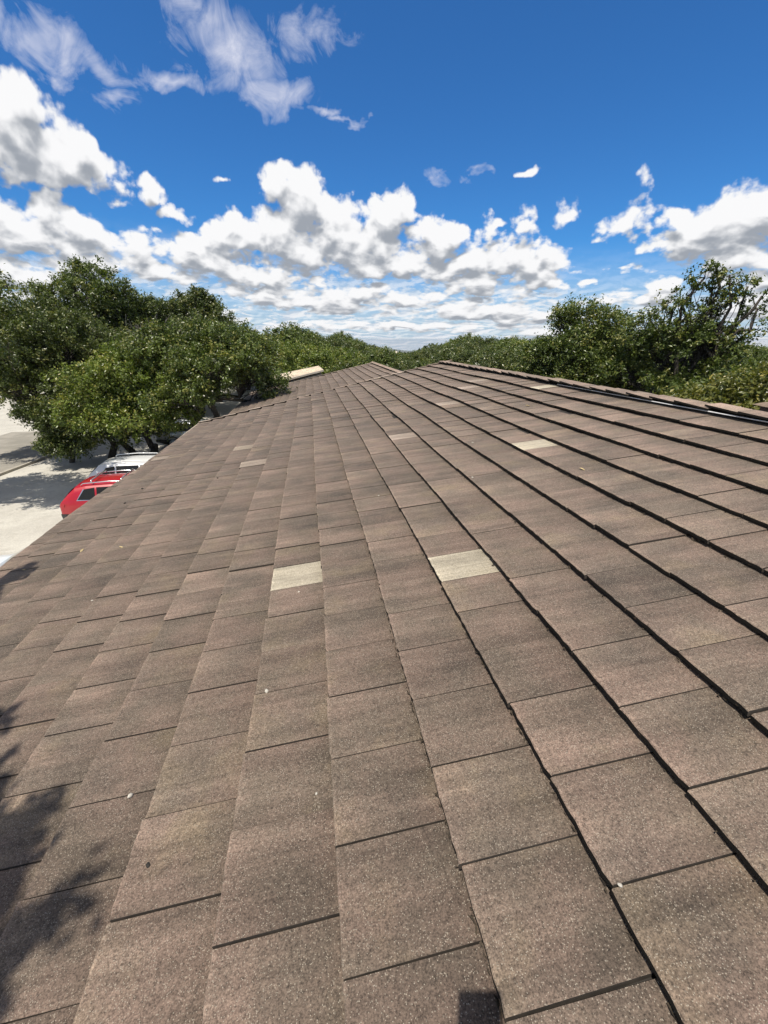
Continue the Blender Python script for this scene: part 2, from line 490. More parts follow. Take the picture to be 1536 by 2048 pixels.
def lot():
    m, t = material('caliche lot')
    p = t.pos()
    c = t.mix(t.ramp(t.noise(p, 0.5, 6, 0.6), 0.35, 0.7), (0.47, 0.45, 0.40), (0.57, 0.55, 0.49))
    c = t.mix(t.m('MULTIPLY', t.ramp(t.noise(p, 2.3, 6, 0.65), 0.50, 0.68), 0.45), c, (0.37, 0.35, 0.305))
    k = t.ramp(t.noise(p, 24.0, 4, 0.7), 0.3, 0.7, 0.78, 1.18, False)
    c = t.mix(1.0, c, t.comb(k, k, k), 'MULTIPLY')
    setp(t, Base_Color=c, Roughness=0.92)
    bump(t, t.noise(p, 30.0, 4, 0.7), 0.4, 0.02)
    xs, ys = np.linspace(-60, -3.7, 30), np.linspace(-12, 66, 40)
    X, Y = np.meshgrid(xs, ys)
    V = np.stack([X.ravel(), Y.ravel(), terrain(X.ravel(), Y.ravel()) + 0.006], 1)
    i, k = np.arange(39)[:, None], np.arange(29)[None]
    F = np.stack([i * 30 + k, i * 30 + k + 1, (i + 1) * 30 + k + 1, (i + 1) * 30 + k], -1).reshape(-1, 4)
    tag(link('parking_lot', mesh_np('parking_lot', V, F), m), kind='structure')
    m2, t = material('worn asphalt')
    p = t.pos()
    c = t.mix(t.ramp(t.noise(p, 0.8, 6, 0.65), 0.35, 0.68), (0.24, 0.225, 0.19), (0.34, 0.315, 0.27))
    setp(t, Base_Color=c, Roughness=0.9)
    bump(t, t.noise(p, 40.0, 4, 0.7), 0.4, 0.01)
    z = GZ + 0.012
    tag(link('lane', mesh_py('lane', [(-21.5, -5, z), (-18.6, -5, z), (-14.6, 30.5, z), (-18.6, 34.0, z), (-21.5, 34.0, z)], [(0, 1, 2, 3, 4)]), m2), kind='structure')
    b = MB()
    b.add([(-18.6, -5, z), (-18.45, -5, z), (-14.45, 30.5, z), (-14.6, 30.5, z), (-18.6, -5, z + 0.11), (-18.45, -5, z + 0.11), (-14.45, 30.5, z + 0.11), (-14.6, 30.5, z + 0.11)], BOXF)
    tag(b.build('kerb', simple('kerb concrete', (0.40, 0.37, 0.31), 0.9, var=0.15)), kind='structure')


lot()

# ------------------------------------------------------------------ main building
cT, sT = math.cos(TH), math.sin(TH)


def W(s, u, n=0.0):
    """roof coordinates (up the slope, along the eave, off the deck) to world"""
    return (s * cT - n * sT, u, s * sT + n * cT)


LIFT = 0.044                            # height of a butt edge over the course below
E_, W_, S0, U0 = 0.3704, 0.315, -0.348, 0.887
KMIN, KMAX = -10, 10
U_NEAR, U_FAR = -2.4, 13.42
rng = np.random.default_rng(7)
RW, RU = 3.74, 13.45                    # top of the slope, far verge

hall = empty('tiled_hall', (3.7, 5.0, GZ), 'long building whose low pitched roof of weathered brown tiles fills the foreground', 'building')
hall_inv = Matrix.Translation((-3.7, -5.0, -GZ))


def hpart(o, parent=None):
    if parent is None:
        o.parent = hall
        o.matrix_parent_inverse = hall_inv
    else:
        o.parent = parent
    return o


b = MB()
b.box(-3.35, 10.6, -3.0, 13.1, GZ - 0.3, -0.95)
hpart(b.build('wall', M_WALL))
# deck: near slope and the slope beyond the ridge
b = MB()
deck = [W(-3.70, -3.0, -0.015), W(3.80, -3.0, -0.015), W(3.80, 13.40, -0.015), W(-3.70, 13.40, -0.015)]
low = [(x, y, z - 0.14) for x, y, z in deck]
b.add(deck + low, [(0, 1, 2, 3), (7, 6, 5, 4), (0, 4, 5, 1), (2, 6, 7, 3), (3, 7, 4, 0)])
xr, zr = W(3.80, 0, -0.015)[0], W(3.80, 0, -0.015)[2]
far_ = [(xr, -3.0, zr), (11.2, -3.0, zr - (11.2 - xr) * math.tan(TH)), (11.2, 13.4, zr - (11.2 - xr) * math.tan(TH)), (xr, 13.4, zr)]
b.add(far_ + [(x, y, z - 0.14) for x, y, z in far_], [(0, 1, 2, 3), (7, 6, 5, 4), (0, 4, 5, 1), (1, 5, 6, 2), (2, 6, 7, 3)])
roof = hpart(b.build('roof', M_DECK))


def wob(s, u):
    """the rows are not quite straight and the deck sags a little"""
    return (0.007 * math.sin(u * 0.9 + s * 0.7) + 0.0035 * math.sin(u * 2.3 - s * 1.9 + 1.0),
            0.010 * math.sin(u * 0.55 + 0.8 * s) + 0.006 * math.sin(u * 1.5 - s * 1.3))


def tile_proto(i):
    """one flat concrete tile: origin at the middle of its butt edge, long axis up the slope; slightly chipped outline"""
    r = random.Random(50 + i)
    wd, ln, th = W_ - 0.0048, E_ + 0.055, 0.027
    N = 9
    V, F, mi = [], [], []
    xs = [-wd / 2 + wd * k / N for k in range(N + 1)]
    fr = [r.uniform(-0.0024, 0.0024) for _ in xs]
    if r.random() < 0.5:
        fr[0] += r.uniform(0.002, 0.008)
    if r.random() < 0.5:
        fr[-1] += r.uniform(0.002, 0.008)
    ch = 0.0035
    # rows: bottom front, front lower, front upper (arris), top front, top back, bottom back
    for k, xx in enumerate(xs):
        V.append((fr[k] + 0.004, xx, -th))
        V.append((fr[k], xx, -th + 0.004))
        V.append((fr[k] + r.uniform(-0.0008, 0.0008), xx, -ch - r.uniform(0, 0.0015)))
        V.append((fr[k] + ch, xx, 0.0))
        V.append((ln, xx, 0.0))
        V.append((ln, xx, -th))
    for k in range(N):
        a, c = k * 6, (k + 1) * 6
        for q, mm in ((0, 1), (1, 1), (2, 0), (3, 0), (4, 0), (5, 0)):
            q2 = (q + 1) % 6
            F.append((a + q, c + q, c + q2, a + q2) if False else (a + q, a + q2, c + q2, c + q))
            mi.append(mm)
    F.append(tuple(range(6))); mi.append(2)
    F.append(tuple(N * 6 + q for q in range(6))[::-1]); mi.append(2)
    return V, F, mi


def set_along(me, V):
    me.attributes.new('along', 'FLOAT', 'POINT').data.foreach_set('value', [min(1.0, max(0.0, v[0] / E_)) for v in V])


PROTO = [tile_proto(i) for i in range(6)]
TILT = math.atan2(LIFT, E_)             # a tile lies on the butt of the course below


def tile_matrix(s, u, n, rz=0.0, tilt=TILT):
    x, y, z = W(s, u, n)
    up = Matrix.Rotation(-(TH - tilt), 4, 'Y')
    return Matrix.Translation((x, y, z)) @ up @ Matrix.Rotation(rz, 4, 'Z')


# replaced tiles of the photograph: (course, place along the eave) -> material
ODD = {(-1, 2.78): 'pale', (2, 2.30): 'pale', (6, 4.19): 'pale', (10, 6.71): 'pale', (-3, 6.55): 'faded', (-4, 7.97): 'faded',
       (-9, 8.92): 'faded', (9, 8.9): 'faded', (8, 8.3): 'faded', (6, 7.4): 'faded', (3, 6.0): 'faded'}
specs = []
for k in range(KMIN, KMAX + 1):
    off = U0 + W_ * 0.5 * (k % 2)
    j0 = math.floor((U_NEAR - off) / W_)
    j1 = math.ceil((U_FAR - off) / W_)
    for j in range(j0, j1):
        ua, ub = off + j * W_, off + (j + 1) * W_
        if ub > U_FAR + 0.16:
            continue
        u = (ua + ub) / 2
        s = S0 + k * E_
        ds, dn = wob(s, u)
        r = rng.normal(0, 1, 4)
        kind = 'brown'
        for (kk, uu), kd in ODD.items():
            if kk == k and abs(uu - u) < W_ / 2:
                kind = kd
        lift = LIFT + dn + r[0] * 0.0021
        rz = r[1] * 0.0030
        s1 = s + ds + r[2] * 0.0020
        u1 = u + r[3] * 0.0012
        if (k, kind) == (-3, 'faded'):   # the slipped tile, skewed with a gap beside it
            s1 -= 0.035; rz += 0.05; lift += 0.006
        if k == KMIN:                    # the eave course is set back, more so towards the far corner
            s1 += float(np.interp(u, [7.0, 8.8], [0.10, 0.28]))
            lift -= 0.010
        tone = float(np.clip(0.5 + 0.26 * rng.normal(), 0.02, 0.98))
        specs.append([k, u1, s1, lift, rz, kind, tone, int(rng.integers(0, 6))])

M_SIDE = simple('dirty tile side', (0.062, 0.050, 0.040), 0.95, var=0.3, scale=30)
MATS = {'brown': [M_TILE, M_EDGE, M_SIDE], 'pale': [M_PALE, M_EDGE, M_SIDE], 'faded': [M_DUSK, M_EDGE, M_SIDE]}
TILE_LABEL = {'pale': 'pale cream replacement tile', 'faded': 'faded lighter brown tile'}


def seen_size(sp):
    p = Vector(W(sp[2] + E_ / 2, sp[1], 0.03)) - CAM
    dz = p.dot(FWD)
    if dz < 0.2:
        return 0.0
    px, py = 850 * p.dot(RIGHT) / dz, 850 * p.dot(UP) / dz
    mg = 150 if dz < 3 else 40
    if abs(px) > 768 + mg or abs(py) > 1024 + mg:
        return 0.0
    return 1.0 / dz ** 3


order = sorted(range(len(specs)), key=lambda i: (specs[i][5] != 'brown', seen_size(specs[i])), reverse=True)
single = set(i for i in order[:300] if seen_size(specs[i]) > 0 or specs[i][5] != 'brown')
tile_mesh = {}
for i in sorted(single):
    k, u, s, n, rz, kind, tone, pi = specs[i]
    if (kind, pi) not in tile_mesh:
        V, F, mi = PROTO[pi]
        tile_mesh[kind, pi] = mesh_py('tile', V, F, midx=mi)
        set_along(tile_mesh[kind, pi], V)
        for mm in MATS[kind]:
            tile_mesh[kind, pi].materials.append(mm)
    o = link('tile', tile_mesh[kind, pi], None)
    o.matrix_world = tile_matrix(s, u, n, rz)
    o['tone'] = tone
    mw = o.matrix_world.copy()
    o.parent = roof
    o.matrix_parent_inverse = Matrix.Identity(4)
    if kind in TILE_LABEL:
        o['label'] = TILE_LABEL[kind]
V, F4, mi, tn = [], [], [], []
ngons = []
b = MB()
tones, alongs = [], []
for i, sp in enumerate(specs):
    if i in single:
        continue
    k, u, s, n, rz, kind, tone, pi = sp
    v, f, m_ = PROTO[pi]
    M = tile_matrix(s, u, n, rz)
    base = len(b.v)
    b.v += [tuple(M @ Vector(p)) for p in v]
    b.f += [tuple(q + base for q in ff) for ff in f]
    b.mi += m_
    alongs += v
    tones += [tone] * len(f)
me = mesh_py('tile_field', b.v, b.f, midx=b.mi)
set_along(me, alongs)
at = me.attributes.new('tone', 'FLOAT', 'FACE')
at.data.foreach_set('value', tones)
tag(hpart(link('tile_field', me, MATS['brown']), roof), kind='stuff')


# crumbs of moss and grit caught along the butt edges of the rows
cr = np.random.default_rng(23)
b = MB()
for i in range(2600):
    k = int(cr.integers(1, KMAX + 1))
    u = float(0.1 + 13.0 * cr.random() ** 1.5)
    s_ = S0 + k * E_
    ds, dn = wob(s_, u)
    sz = float(0.002 + 0.0035 * cr.random() ** 2)
    q = np.array(W(s_ + ds - 0.004 - 0.006 * cr.random(), u, dn + 0.003 + 0.014 * cr.random() ** 2))
    a = cr.normal(size=(4, 3)) * sz
    a[:, 1] *= 1.8
    b.add([tuple(q + r_) for r_ in a], [(0, 1, 2), (0, 2, 3), (0, 3, 1), (1, 3, 2)])
tag(hpart(b.build('moss_crumbs', simple('moss crumbs', (0.055, 0.042, 0.028), 0.95, var=0.5, scale=300)), roof), kind='stuff')


def cap_piece(name, p0, dirv, side, up, ln, wl, wr, dl, dr, th, mats, parent, tone):
    """a folded ridge tile: spine from p0 along dirv, wings wl / wr wide falling dl / dr"""
    p0, d, sd, up = Vector(p0), Vector(dirv), Vector(side), Vector(up)
    V = []
    for q in (0.0, ln):
        for off in (0.0, -th):
            V += [p0 + d * q - sd * wl + up * (off - dl), p0 + d * q + up * off, p0 + d * q + sd * wr + up * (off - dr)]
    F = [(0, 1, 7, 6), (1, 2, 8, 7), (3, 9, 10, 4), (4, 10, 11, 5), (0, 3, 4, 1), (1, 4, 5, 2), (6, 7, 10, 9), (7, 8, 11, 10), (0, 6, 9, 3), (2, 5, 11, 8)]
    mi = [0, 0, 1, 1, 1, 1, 0, 0, 1, 0]
    o = link(name, mesh_py(name, V, F, midx=mi), mats)
    o['tone'] = tone
    return hpart(o, parent)


# ridge caps, each overlapping the next one along
xr, _, zr = W(3.86, 0, 0.0)
y = -2.4
capr = random.Random(4)
while y < 13.3:
    cap_piece('ridge_cap', (xr + capr.uniform(-0.008, 0.008), y, zr + 0.040 + capr.uniform(-0.006, 0.006)), Vector((capr.uniform(-.02, .02), 1, 0.050 + capr.uniform(-.016, .016))).normalized(),
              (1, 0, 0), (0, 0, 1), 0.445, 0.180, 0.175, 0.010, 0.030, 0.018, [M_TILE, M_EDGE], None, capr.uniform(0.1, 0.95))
    y += 0.385
b = MB()
p = [W(3.690, -2.4, 0.040), W(3.70, -2.4, 0.044), W(3.70, 6.6, 0.036), W(3.694, 6.6, 0.033)]
q = [(a, bb, c - 0.004) for a, bb, c in p]
b.add(p + q, [(0, 1, 2, 3), (7, 6, 5, 4), (0, 3, 7, 4), (0, 4, 5, 1), (1, 5, 6, 2), (2, 6, 7, 3)])
hpart(b.build('ridge_flashing', M_METAL))
# mortar bed under the caps
b = MB()
b.add([W(3.74, -2.4, -0.01), W(3.74, 13.4, -0.01), (xr, 13.4, zr + 0.012), (xr, -2.4, zr + 0.012), (xr + 0.2, 13.4, zr - 0.05), (xr + 0.2, -2.4, zr - 0.05)], [(0, 1, 2, 3)[::-1], (3, 2, 4, 5)[::-1]])
hpart(b.build('ridge_bed', simple('dark mortar', (0.05, 0.045, 0.04), 0.95, var=0.3)))
# verge tiles along the far end of the slope
s = -3.76
while s < 3.75:
    ds, dn = wob(s, RU)
    x, yy, z = W(s, RU - 0.03, 0.060 + capr.uniform(-0.004, 0.004))
    dv = Vector(W(1, 0, -0.055)).normalized()
    upv = Vector(W(0, 0, 1))
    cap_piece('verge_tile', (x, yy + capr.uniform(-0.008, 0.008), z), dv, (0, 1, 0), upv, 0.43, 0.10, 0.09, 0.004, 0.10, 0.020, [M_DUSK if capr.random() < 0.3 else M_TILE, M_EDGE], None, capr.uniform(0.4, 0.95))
    s += 0.372
# metal edge of the eave, bent out towards the far corner
b = MB()
for (ua, ub, o0, o1) in ((8.8, 13.5, 0.05, 0.07),):
    a0, a1 = W(-3.72, ua, 0.012), W(-3.72, ub, 0.012)
    c0, c1 = W(-3.76 - o0, ua, 0.016), W(-3.74 - o1, ub, 0.020)
    vs = [a0, a1, c1, c0]
    b.add(vs + [(x, y, z - 0.11) for x, y, z in vs], [(0, 1, 2, 3)[::-1], (4, 5, 6, 7), (3, 2, 6, 7), (0, 3, 7, 4), (1, 0, 4, 5), (2, 1, 5, 6)])
hpart(b.build('eave_edging', M_TRIM))
b = MB()
b.box(-3.66, -3.62, -3.0, 13.4, -1.08, -0.905)
hpart(b.build('fascia', M_TRIM))

# ------------------------------------------------------------------ lower wing beyond the far end
LW = 0.57
wing = empty('lower_wing', (3.2, 20.0, GZ), 'lower brown tiled roof section stepping down beyond the far end of the main roof', 'building')
winv = Matrix.Translation((-3.2, -20.0, -GZ))


def wpart(o):
    o.parent = wing
    o.matrix_parent_inverse = winv
    return o


b = MB()
b.box(-3.35, 9.8, 13.12, 26.6, GZ - 0.3, -1.65)
wpart(b.build('wall', M_WALL))
b = MB()
n0 = -LW - 0.03
d0 = [W(-4.0, 13.2, n0), W(3.34, 13.2, n0), W(3.34, 26.95, n0), W(-4.0, 26.95, n0)]
b.add(d0 + [(x, y, z - 0.14) for x, y, z in d0], [(0, 1, 2, 3), (7, 6, 5, 4), (0, 4, 5, 1), (2, 6, 7, 3), (3, 7, 4, 0)])
xw, zw = W(3.34, 0, n0)[0], W(3.34, 0, n0)[2]
d1 = [(xw, 13.2, zw), (10.2, 13.2, zw - (10.2 - xw) * 0.22), (10.2, 26.95, zw - (10.2 - xw) * 0.22), (xw, 26.95, zw)]
b.add(d1 + [(x, y, z - 0.14) for x, y, z in d1], [(0, 1, 2, 3), (7, 6, 5, 4), (0, 4, 5, 1), (1, 5, 6, 2), (2, 6, 7, 3)])
wpart(b.build('roof', M_DECK))
b = MB()
tones, alongs = [], []
for k in range(-10, 10):
    s = S0 + k * E_
    off = 0.31 + W_ * 0.5 * (k % 2)
    for j in range(40, 86):
        u = off + j * W_
        if not 13.4 < u < 26.9:
            continue
        ds, dn = wob(s + 3, u)
        v, f, m_ = PROTO[int(rng.integers(0, 6))]
        M = tile_matrix(s + ds + rng.normal() * 0.002, u, -LW + LIFT + dn + rng.normal() * 0.0015, rng.normal() * 0.003)
        base = len(b.v)
        b.v += [tuple(M @ Vector(p)) for p in v]
        b.f += [tuple(q + base for q in ff) for ff in f]
        b.mi += m_
        alongs += v
        tones += [float(np.clip(0.55 + 0.22 * rng.normal(), 0, 1))] * len(f)
me = mesh_py('tile_field', b.v, b.f, midx=b.mi)
set_along(me, alongs)
me.attributes.new('tone', 'FLOAT', 'FACE').data.foreach_set('value', tones)
tag(wpart(link('tile_field', me, MATS['brown'])), kind='stuff')
xr2, _, zr2 = W(3.40, 0, -LW)
y = 13.5
while y < 26.7:
    o = cap_piece('ridge_cap', (xr2, y, zr2 + 0.075), Vector((0, 1, 0.035)).normalized(), (1, 0, 0), (0, 0, 1), 0.44, 0.15, 0.15, 0.045, 0.05, 0.02, [M_TILE, M_EDGE], None, capr.uniform(0.4, 0.8))
    wpart(o)
    y += 0.375
s = -4.05
while s < 3.3:
    x, yy, z = W(s, 26.95, -LW + 0.055)
    o = cap_piece('verge_tile', (x, yy, z), Vector(W(1, 0, -0.05)).normalized(), (0, 1, 0), Vector(W(0, 0, 1)), 0.43, 0.10, 0.09, 0.004, 0.1, 0.02, [M_DUSK, M_EDGE], None, capr.uniform(0.5, 0.95))
    wpart(o)
    s += 0.372

# ------------------------------------------------------------------ trees
def leaf_material(name, dark, light, yellow, rough=0.36, trans=0.20):
    m, t = material(name)
    tone = t.node('ShaderNodeAttribute', attribute_type='GEOMETRY', attribute_name='tone').outputs['Fac']
    hue = t.node('ShaderNodeAttribute', attribute_type='GEOMETRY', attribute_name='hue').outputs['Fac']
    c = t.mix(tone, dark, light)
    c = t.mix(t.ramp(hue, 0.72, 1.0), c, yellow)
    setp(t, Base_Color=c, Roughness=rough)
    t.put(t.bsdf.inputs['Specular IOR Level'], 0.55)
    tr = t.node('ShaderNodeBsdfTranslucent', (t.mix(1.0, c, (1.5, 1.7, 0.6), 'MULTIPLY'),))
    mx = t.node('ShaderNodeMixShader')
    mx.inputs[0].default_value = trans
    t.l.new(t.bsdf.outputs[0], mx.inputs[1])
    t.l.new(tr.outputs[0], mx.inputs[2])
    t.l.new(mx.outputs[0], t.out.inputs[0])
    return m


L_OAK = leaf_material('live oak leaf', (0.045, 0.072, 0.016), (0.148, 0.192, 0.041), (0.27, 0.26, 0.07))
L_OAKD = leaf_material('dark oak leaf', (0.044, 0.066, 0.017), (0.125, 0.158, 0.040), (0.22, 0.215, 0.065))
L_BRIGHT = leaf_material('bright leaf', (0.080, 0.120, 0.020), (0.21, 0.265, 0.048), (0.36, 0.34, 0.09))
L_VINE = leaf_material('yellow green leaf', (0.075, 0.095, 0.02), (0.20, 0.20, 0.045), (0.36, 0.30, 0.07))


def bark_mat(name, a, b):
    m, t = material(name)
    n = t.noise(t.v('MULTIPLY', t.obj(), (9, 9, 2.5)), 1.0, 6, 0.7)
    setp(t, Base_Color=t.mix(t.ramp(n, 0.35, 0.68), a, b), Roughness=0.92)
    bump(t, n, 0.8, 0.05)
    return m


M_BARK = bark_mat('oak bark', (0.030, 0.025, 0.020), (0.095, 0.082, 0.068))
M_DEAD = bark_mat('dead grey bark', (0.16, 0.15, 0.135), (0.34, 0.32, 0.29))


def leaf_cloud(rg, lobes, clumps, per, size, clump_r=0.42, shell=0.62, droop=0.0):
    """lobes (x,y,z,rx,ry,rz): leaves gather in clumps near the skin of each lobe; returns verts, quads, tone, hue, clump centres"""
    L = np.asarray(lobes, float)
    wts = (L[:, 3] * L[:, 4] + L[:, 3] * L[:, 5] + L[:, 4] * L[:, 5])
    wts /= wts.sum()
    li = rg.choice(len(L), clumps, p=wts)
    d = rg.normal(size=(clumps, 3))
    d /= np.linalg.norm(d, axis=1)[:, None]
    d[:, 2] = np.where((d[:, 2] < -0.25) & (rg.random(clumps) < 0.45), -d[:, 2], d[:, 2])
    rr = shell + (1.06 - shell) * rg.random(clumps) ** 0.7
    cc = L[li, :3] + d * rr[:, None] * L[li, 3:]
    ctone = np.clip(0.5 + 0.22 * rg.normal(size=clumps), 0, 1)
    chue = rg.random(clumps)
    n = clumps * per
    ci = np.repeat(np.arange(clumps), per)
    cr = clump_r * (0.55 + 0.8 * rg.random(clumps))
    # a clump is a few twigs: leaves strung along them
    ntw = 5
    tw = rg.normal(size=(clumps, ntw, 3)) + d[:, None, :] * 0.9 + np.array([0, 0, 0.25 - droop])
    tw /= np.linalg.norm(tw, axis=2)[:, :, None]
    ti = rg.integers(0, ntw, n)
    al = rg.random(n) ** 0.8
    pos = cc[ci] + tw[ci, ti] * (al * cr[ci])[:, None] * 1.25 + rg.normal(size=(n, 3)) * (cr[ci] * 0.20)[:, None]
    nrm = rg.normal(size=(n, 3)) + np.array([0, 0, 0.75]) + d[ci] * 0.5
    nrm /= np.linalg.norm(nrm, axis=1)[:, None]
    ax = rg.normal(size=(n, 3)) + tw[ci, ti] * 0.8
    ax -= nrm * (ax * nrm).sum(1)[:, None]
    ax /= np.linalg.norm(ax, axis=1)[:, None] + 1e-9
    bx = np.cross(nrm, ax)
    s = size * (0.65 + 0.7 * rg.random(n))
    h1, w1 = ax * (s * 0.62)[:, None], bx * (s * 0.30)[:, None]
    fold = nrm * (s * 0.07)[:, None]
    V = np.stack([pos - h1, pos + w1 + fold, pos + h1, pos - w1 + fold], 1).reshape(-1, 3)
    F = np.arange(n * 4).reshape(n, 4)
    tone = np.clip(ctone[ci] + 0.30 * rg.normal(size=n), 0, 1)
    hue = np.clip(0.62 * chue[ci] + 0.5 * rg.random(n), 0, 1)
    return V, F, tone, hue, cc


def limbs(rg, base, forks, lobes, cc, r0, twig=0.5, n=7):
    """tapered trunk(s) from the ground to the lobes and on to the clumps"""
    b = MB()
    L = np.asarray(lobes, float)
    base = np.asarray(base, float)
    tops = [np.asarray(f, float) for f in forks]

    def wig(p0, p1, r, k=5, am=0.07):
        p0, p1 = np.asarray(p0, float), np.asarray(p1, float)
        ln = np.linalg.norm(p1 - p0)
        pts = [p0 + (p1 - p0) * i / (k - 1) + (rg.normal(size=3) * ln * am if 0 < i < k - 1 else 0) for i in range(k)]
        return pts

    joints = []
    for (bx, tp) in zip(base.reshape(-1, 3), tops):
        pts = wig(bx, tp, r0, 6, 0.05)
        b.tube(pts, [r0 * (1.25 - 0.1 * i) if i else r0 * 1.55 for i in range(6)], 10)
        joints.append(tp)
    ends = []
    for l in L:
        c = l[:3]
        j = min(joints, key=lambda q: np.linalg.norm(q - c))
        pts = wig(j, c - np.array([0, 0, l[5] * 0.25]), r0, 6, 0.08)
        r1 = r0 * 0.55
        b.tube(pts, [r1 * (1 - 0.12 * i) for i in range(6)], 7)
        ends.append(pts[3:])
    pick = rg.choice(len(cc), int(len(cc) * twig), replace=False)
    for i in pick:
        c = cc[i]
        k = int(np.argmin(((L[:, :3] - c) ** 2).sum(1)))
        s = ends[k][rg.integers(0, len(ends[k]))]
        b.tube(wig(s, c, 0, 4, 0.10), [r0 * 0.15, r0 * 0.10, r0 * 0.06, r0 * 0.03], 4, caps=False)
    return b


def tree(name, base, forks, lobes, label, mat, seed, clumps, per, size, r0=0.22, group=None, clump_r=0.42, shell=0.6, twig=0.45, bases=None, cat='tree', bark=None, droop=0.0):
    rg = np.random.default_rng(seed)
    root = empty(name, base, label, cat, group)
    o = np.asarray(base, float)
    L = [(l[0] - o[0], l[1] - o[1], l[2] - o[2], l[3], l[4], l[5]) for l in lobes]
    SL = []
    for l in L:                          # every bough carries several smaller heads of foliage
        big = (l[3] + l[4] + l[5]) / 3
        if big < 0.75:
            SL.append(l)
            continue
        SL.append((l[0], l[1], l[2], l[3] * 0.62, l[4] * 0.62, l[5] * 0.62))
        for i in range(int(5 + big * 3.2)):
            dd = rg.normal(size=3)
            dd /= np.linalg.norm(dd)
            if dd[2] < -0.3:
                dd[2] *= -1
            k = rg.uniform(0.62, 0.98)
            q = rg.uniform(0.26, 0.46)
            SL.append((l[0] + dd[0] * l[3] * k, l[1] + dd[1] * l[4] * k, l[2] + dd[2] * l[5] * k, l[3] * q, l[4] * q, l[5] * q * 1.05))
    V, F, tone, hue, cc = leaf_cloud(rg, SL, int(clumps * 1.25), per, size, clump_r * 0.8, shell, droop)
    link('crown', mesh_np('crown', V, F, attrs={'tone': tone, 'hue': hue}), mat, root)
    bs = [np.asarray(q, float) - o for q in (bases or [base])]
    bs = [q - np.array([0, 0, 0.3]) for q in bs]
    fk = [np.asarray(q, float) - o for q in forks]
    limbs(rg, bs, fk, L, cc, r0, twig).build('trunk', bark or M_BARK, root, smooth=True)
    return root


NEARG = 'live oaks standing round the parking lot'
# oak whose crown hangs over the far eave
tree('live_oak', (-6.9, 25.3, GZ), [(-6.2, 24.6, -1.6)],
     [(-6.0, 23.5, 0.55, 2.0, 2.0, 1.5), (-4.3, 22.8, 0.75, 1.9, 2.0, 1.35), (-2.9, 22.2, -0.05, 1.35, 1.6, 1.15), (-4.6, 21.0, 0.0, 1.7, 1.4, 1.1), (-7.7, 23.0, 0.6, 1.5, 1.6, 1.2), (-5.9, 20.8, -1.0, 1.4, 1.2, 0.9), (-2.1, 21.6, -0.65, 0.8, 0.9, 0.6)],
     'green live oak whose rounded crown hangs over the far eave of the brown roof', L_OAK, 11, 900, 60, 0.105, 0.20, NEARG)
# bright oak behind the white car, several stems
tree('live_oak', (-11.0, 25.0, GZ), [(-10.6, 23.9, -2.2), (-9.8, 24.2, -2.1), (-9.2, 24.6, -2.0)],
     [(-9.6, 22.4, -1.0, 1.8, 1.7, 1.3), (-8.0, 22.2, -1.1, 1.7, 1.6, 1.2), (-10.6, 22.0, -1.9, 1.4, 1.4, 0.9), (-8.7, 21.4, -2.1, 1.6, 1.2, 0.8), (-6.9, 22.4, -1.9, 1.2, 1.2, 0.8), (-9.0, 23.0, 0.0, 1.7, 1.7, 0.9), (-7.3, 22.6, -0.5, 1.3, 1.3, 0.9)],
     'brighter green live oak on several dark stems just behind the white car', L_BRIGHT, 12, 800, 60, 0.105, 0.16, NEARG, bases=[(-11.4, 25.2, GZ), (-10.4, 25.6, GZ), (-9.6, 25.9, GZ)])
# big dark oak on the left
tree('live_oak', (-16.6, 30.0, GZ), [(-17.3, 29.0, -1.8)],
     [(-15.5, 26.5, 0.3, 2.6, 2.4, 2.0), (-13.0, 26.6, 0.9, 2.4, 2.2, 1.6), (-17.6, 27.5, 1.0, 2.6, 2.2, 2.0), (-11.6, 27.6, 0.3, 1.9, 1.8, 1.4), (-14.2, 28.0, 2.2, 2.3, 2.0, 1.3), (-14.2, 24.4, -0.9, 1.9, 1.6, 1.1), (-16.4, 24.8, -0.6, 1.8, 1.6, 1.2), (-12.3, 25.4, -1.0, 1.5, 1.4, 1.0), (-18.2, 25.5, -0.2, 1.8, 1.8, 1.4)],
     'big dark live oak with a leaning trunk at the far left of the lot', L_OAKD, 13, 1300, 60, 0.11, 0.26, NEARG)
# dark low skirt between the left oak and the white car
tree('shade_tree', (-13.2, 24.6, GZ), [(-13.0, 24.2, -3.3)],
     [(-13.0, 23.9, -2.5, 1.5, 1.3, 0.9), (-11.8, 23.4, -2.9, 1.2, 1.1, 0.8), (-14.0, 24.4, -2.1, 1.1, 1.1, 0.9), (-12.2, 23.9, -1.8, 1.1, 1.1, 0.8), (-13.2, 23.6, -3.4, 0.9, 0.8, 0.6), (-12.5, 23.4, -3.5, 0.8, 0.7, 0.5), (-10.9, 24.7, -3.1, 1.3, 1.0, 0.9), (-9.4, 25.8, -3.0, 1.3, 1.0, 0.8)],
     'low dark tree hanging close to the pale lot left of the white car', L_OAKD, 14, 760, 60, 0.10, 0.12, NEARG)
# crown leaning in at the left edge, its trunk off to the side
tree('live_oak', (-15.8, 17.8, GZ), [(-14.6, 17.6, -0.6)],
     [(-11.2, 16.6, 2.7, 1.6, 1.4, 0.75), (-12.6, 17.2, 2.9, 1.6, 1.5, 1.0), (-12.8, 17.8, 1.3, 1.5, 1.6, 1.0), (-14.6, 17.6, 2.6, 2.0, 1.9, 1.4), (-9.9, 15.7, 3.05, 0.7, 0.8, 0.38), (-14.2, 19.4, 0.6, 1.6, 1.6, 1.2)],
     'tall live oak leaning in at the left edge with a dark sloping limb', L_OAK, 15, 620, 60, 0.10, 0.24, NEARG)
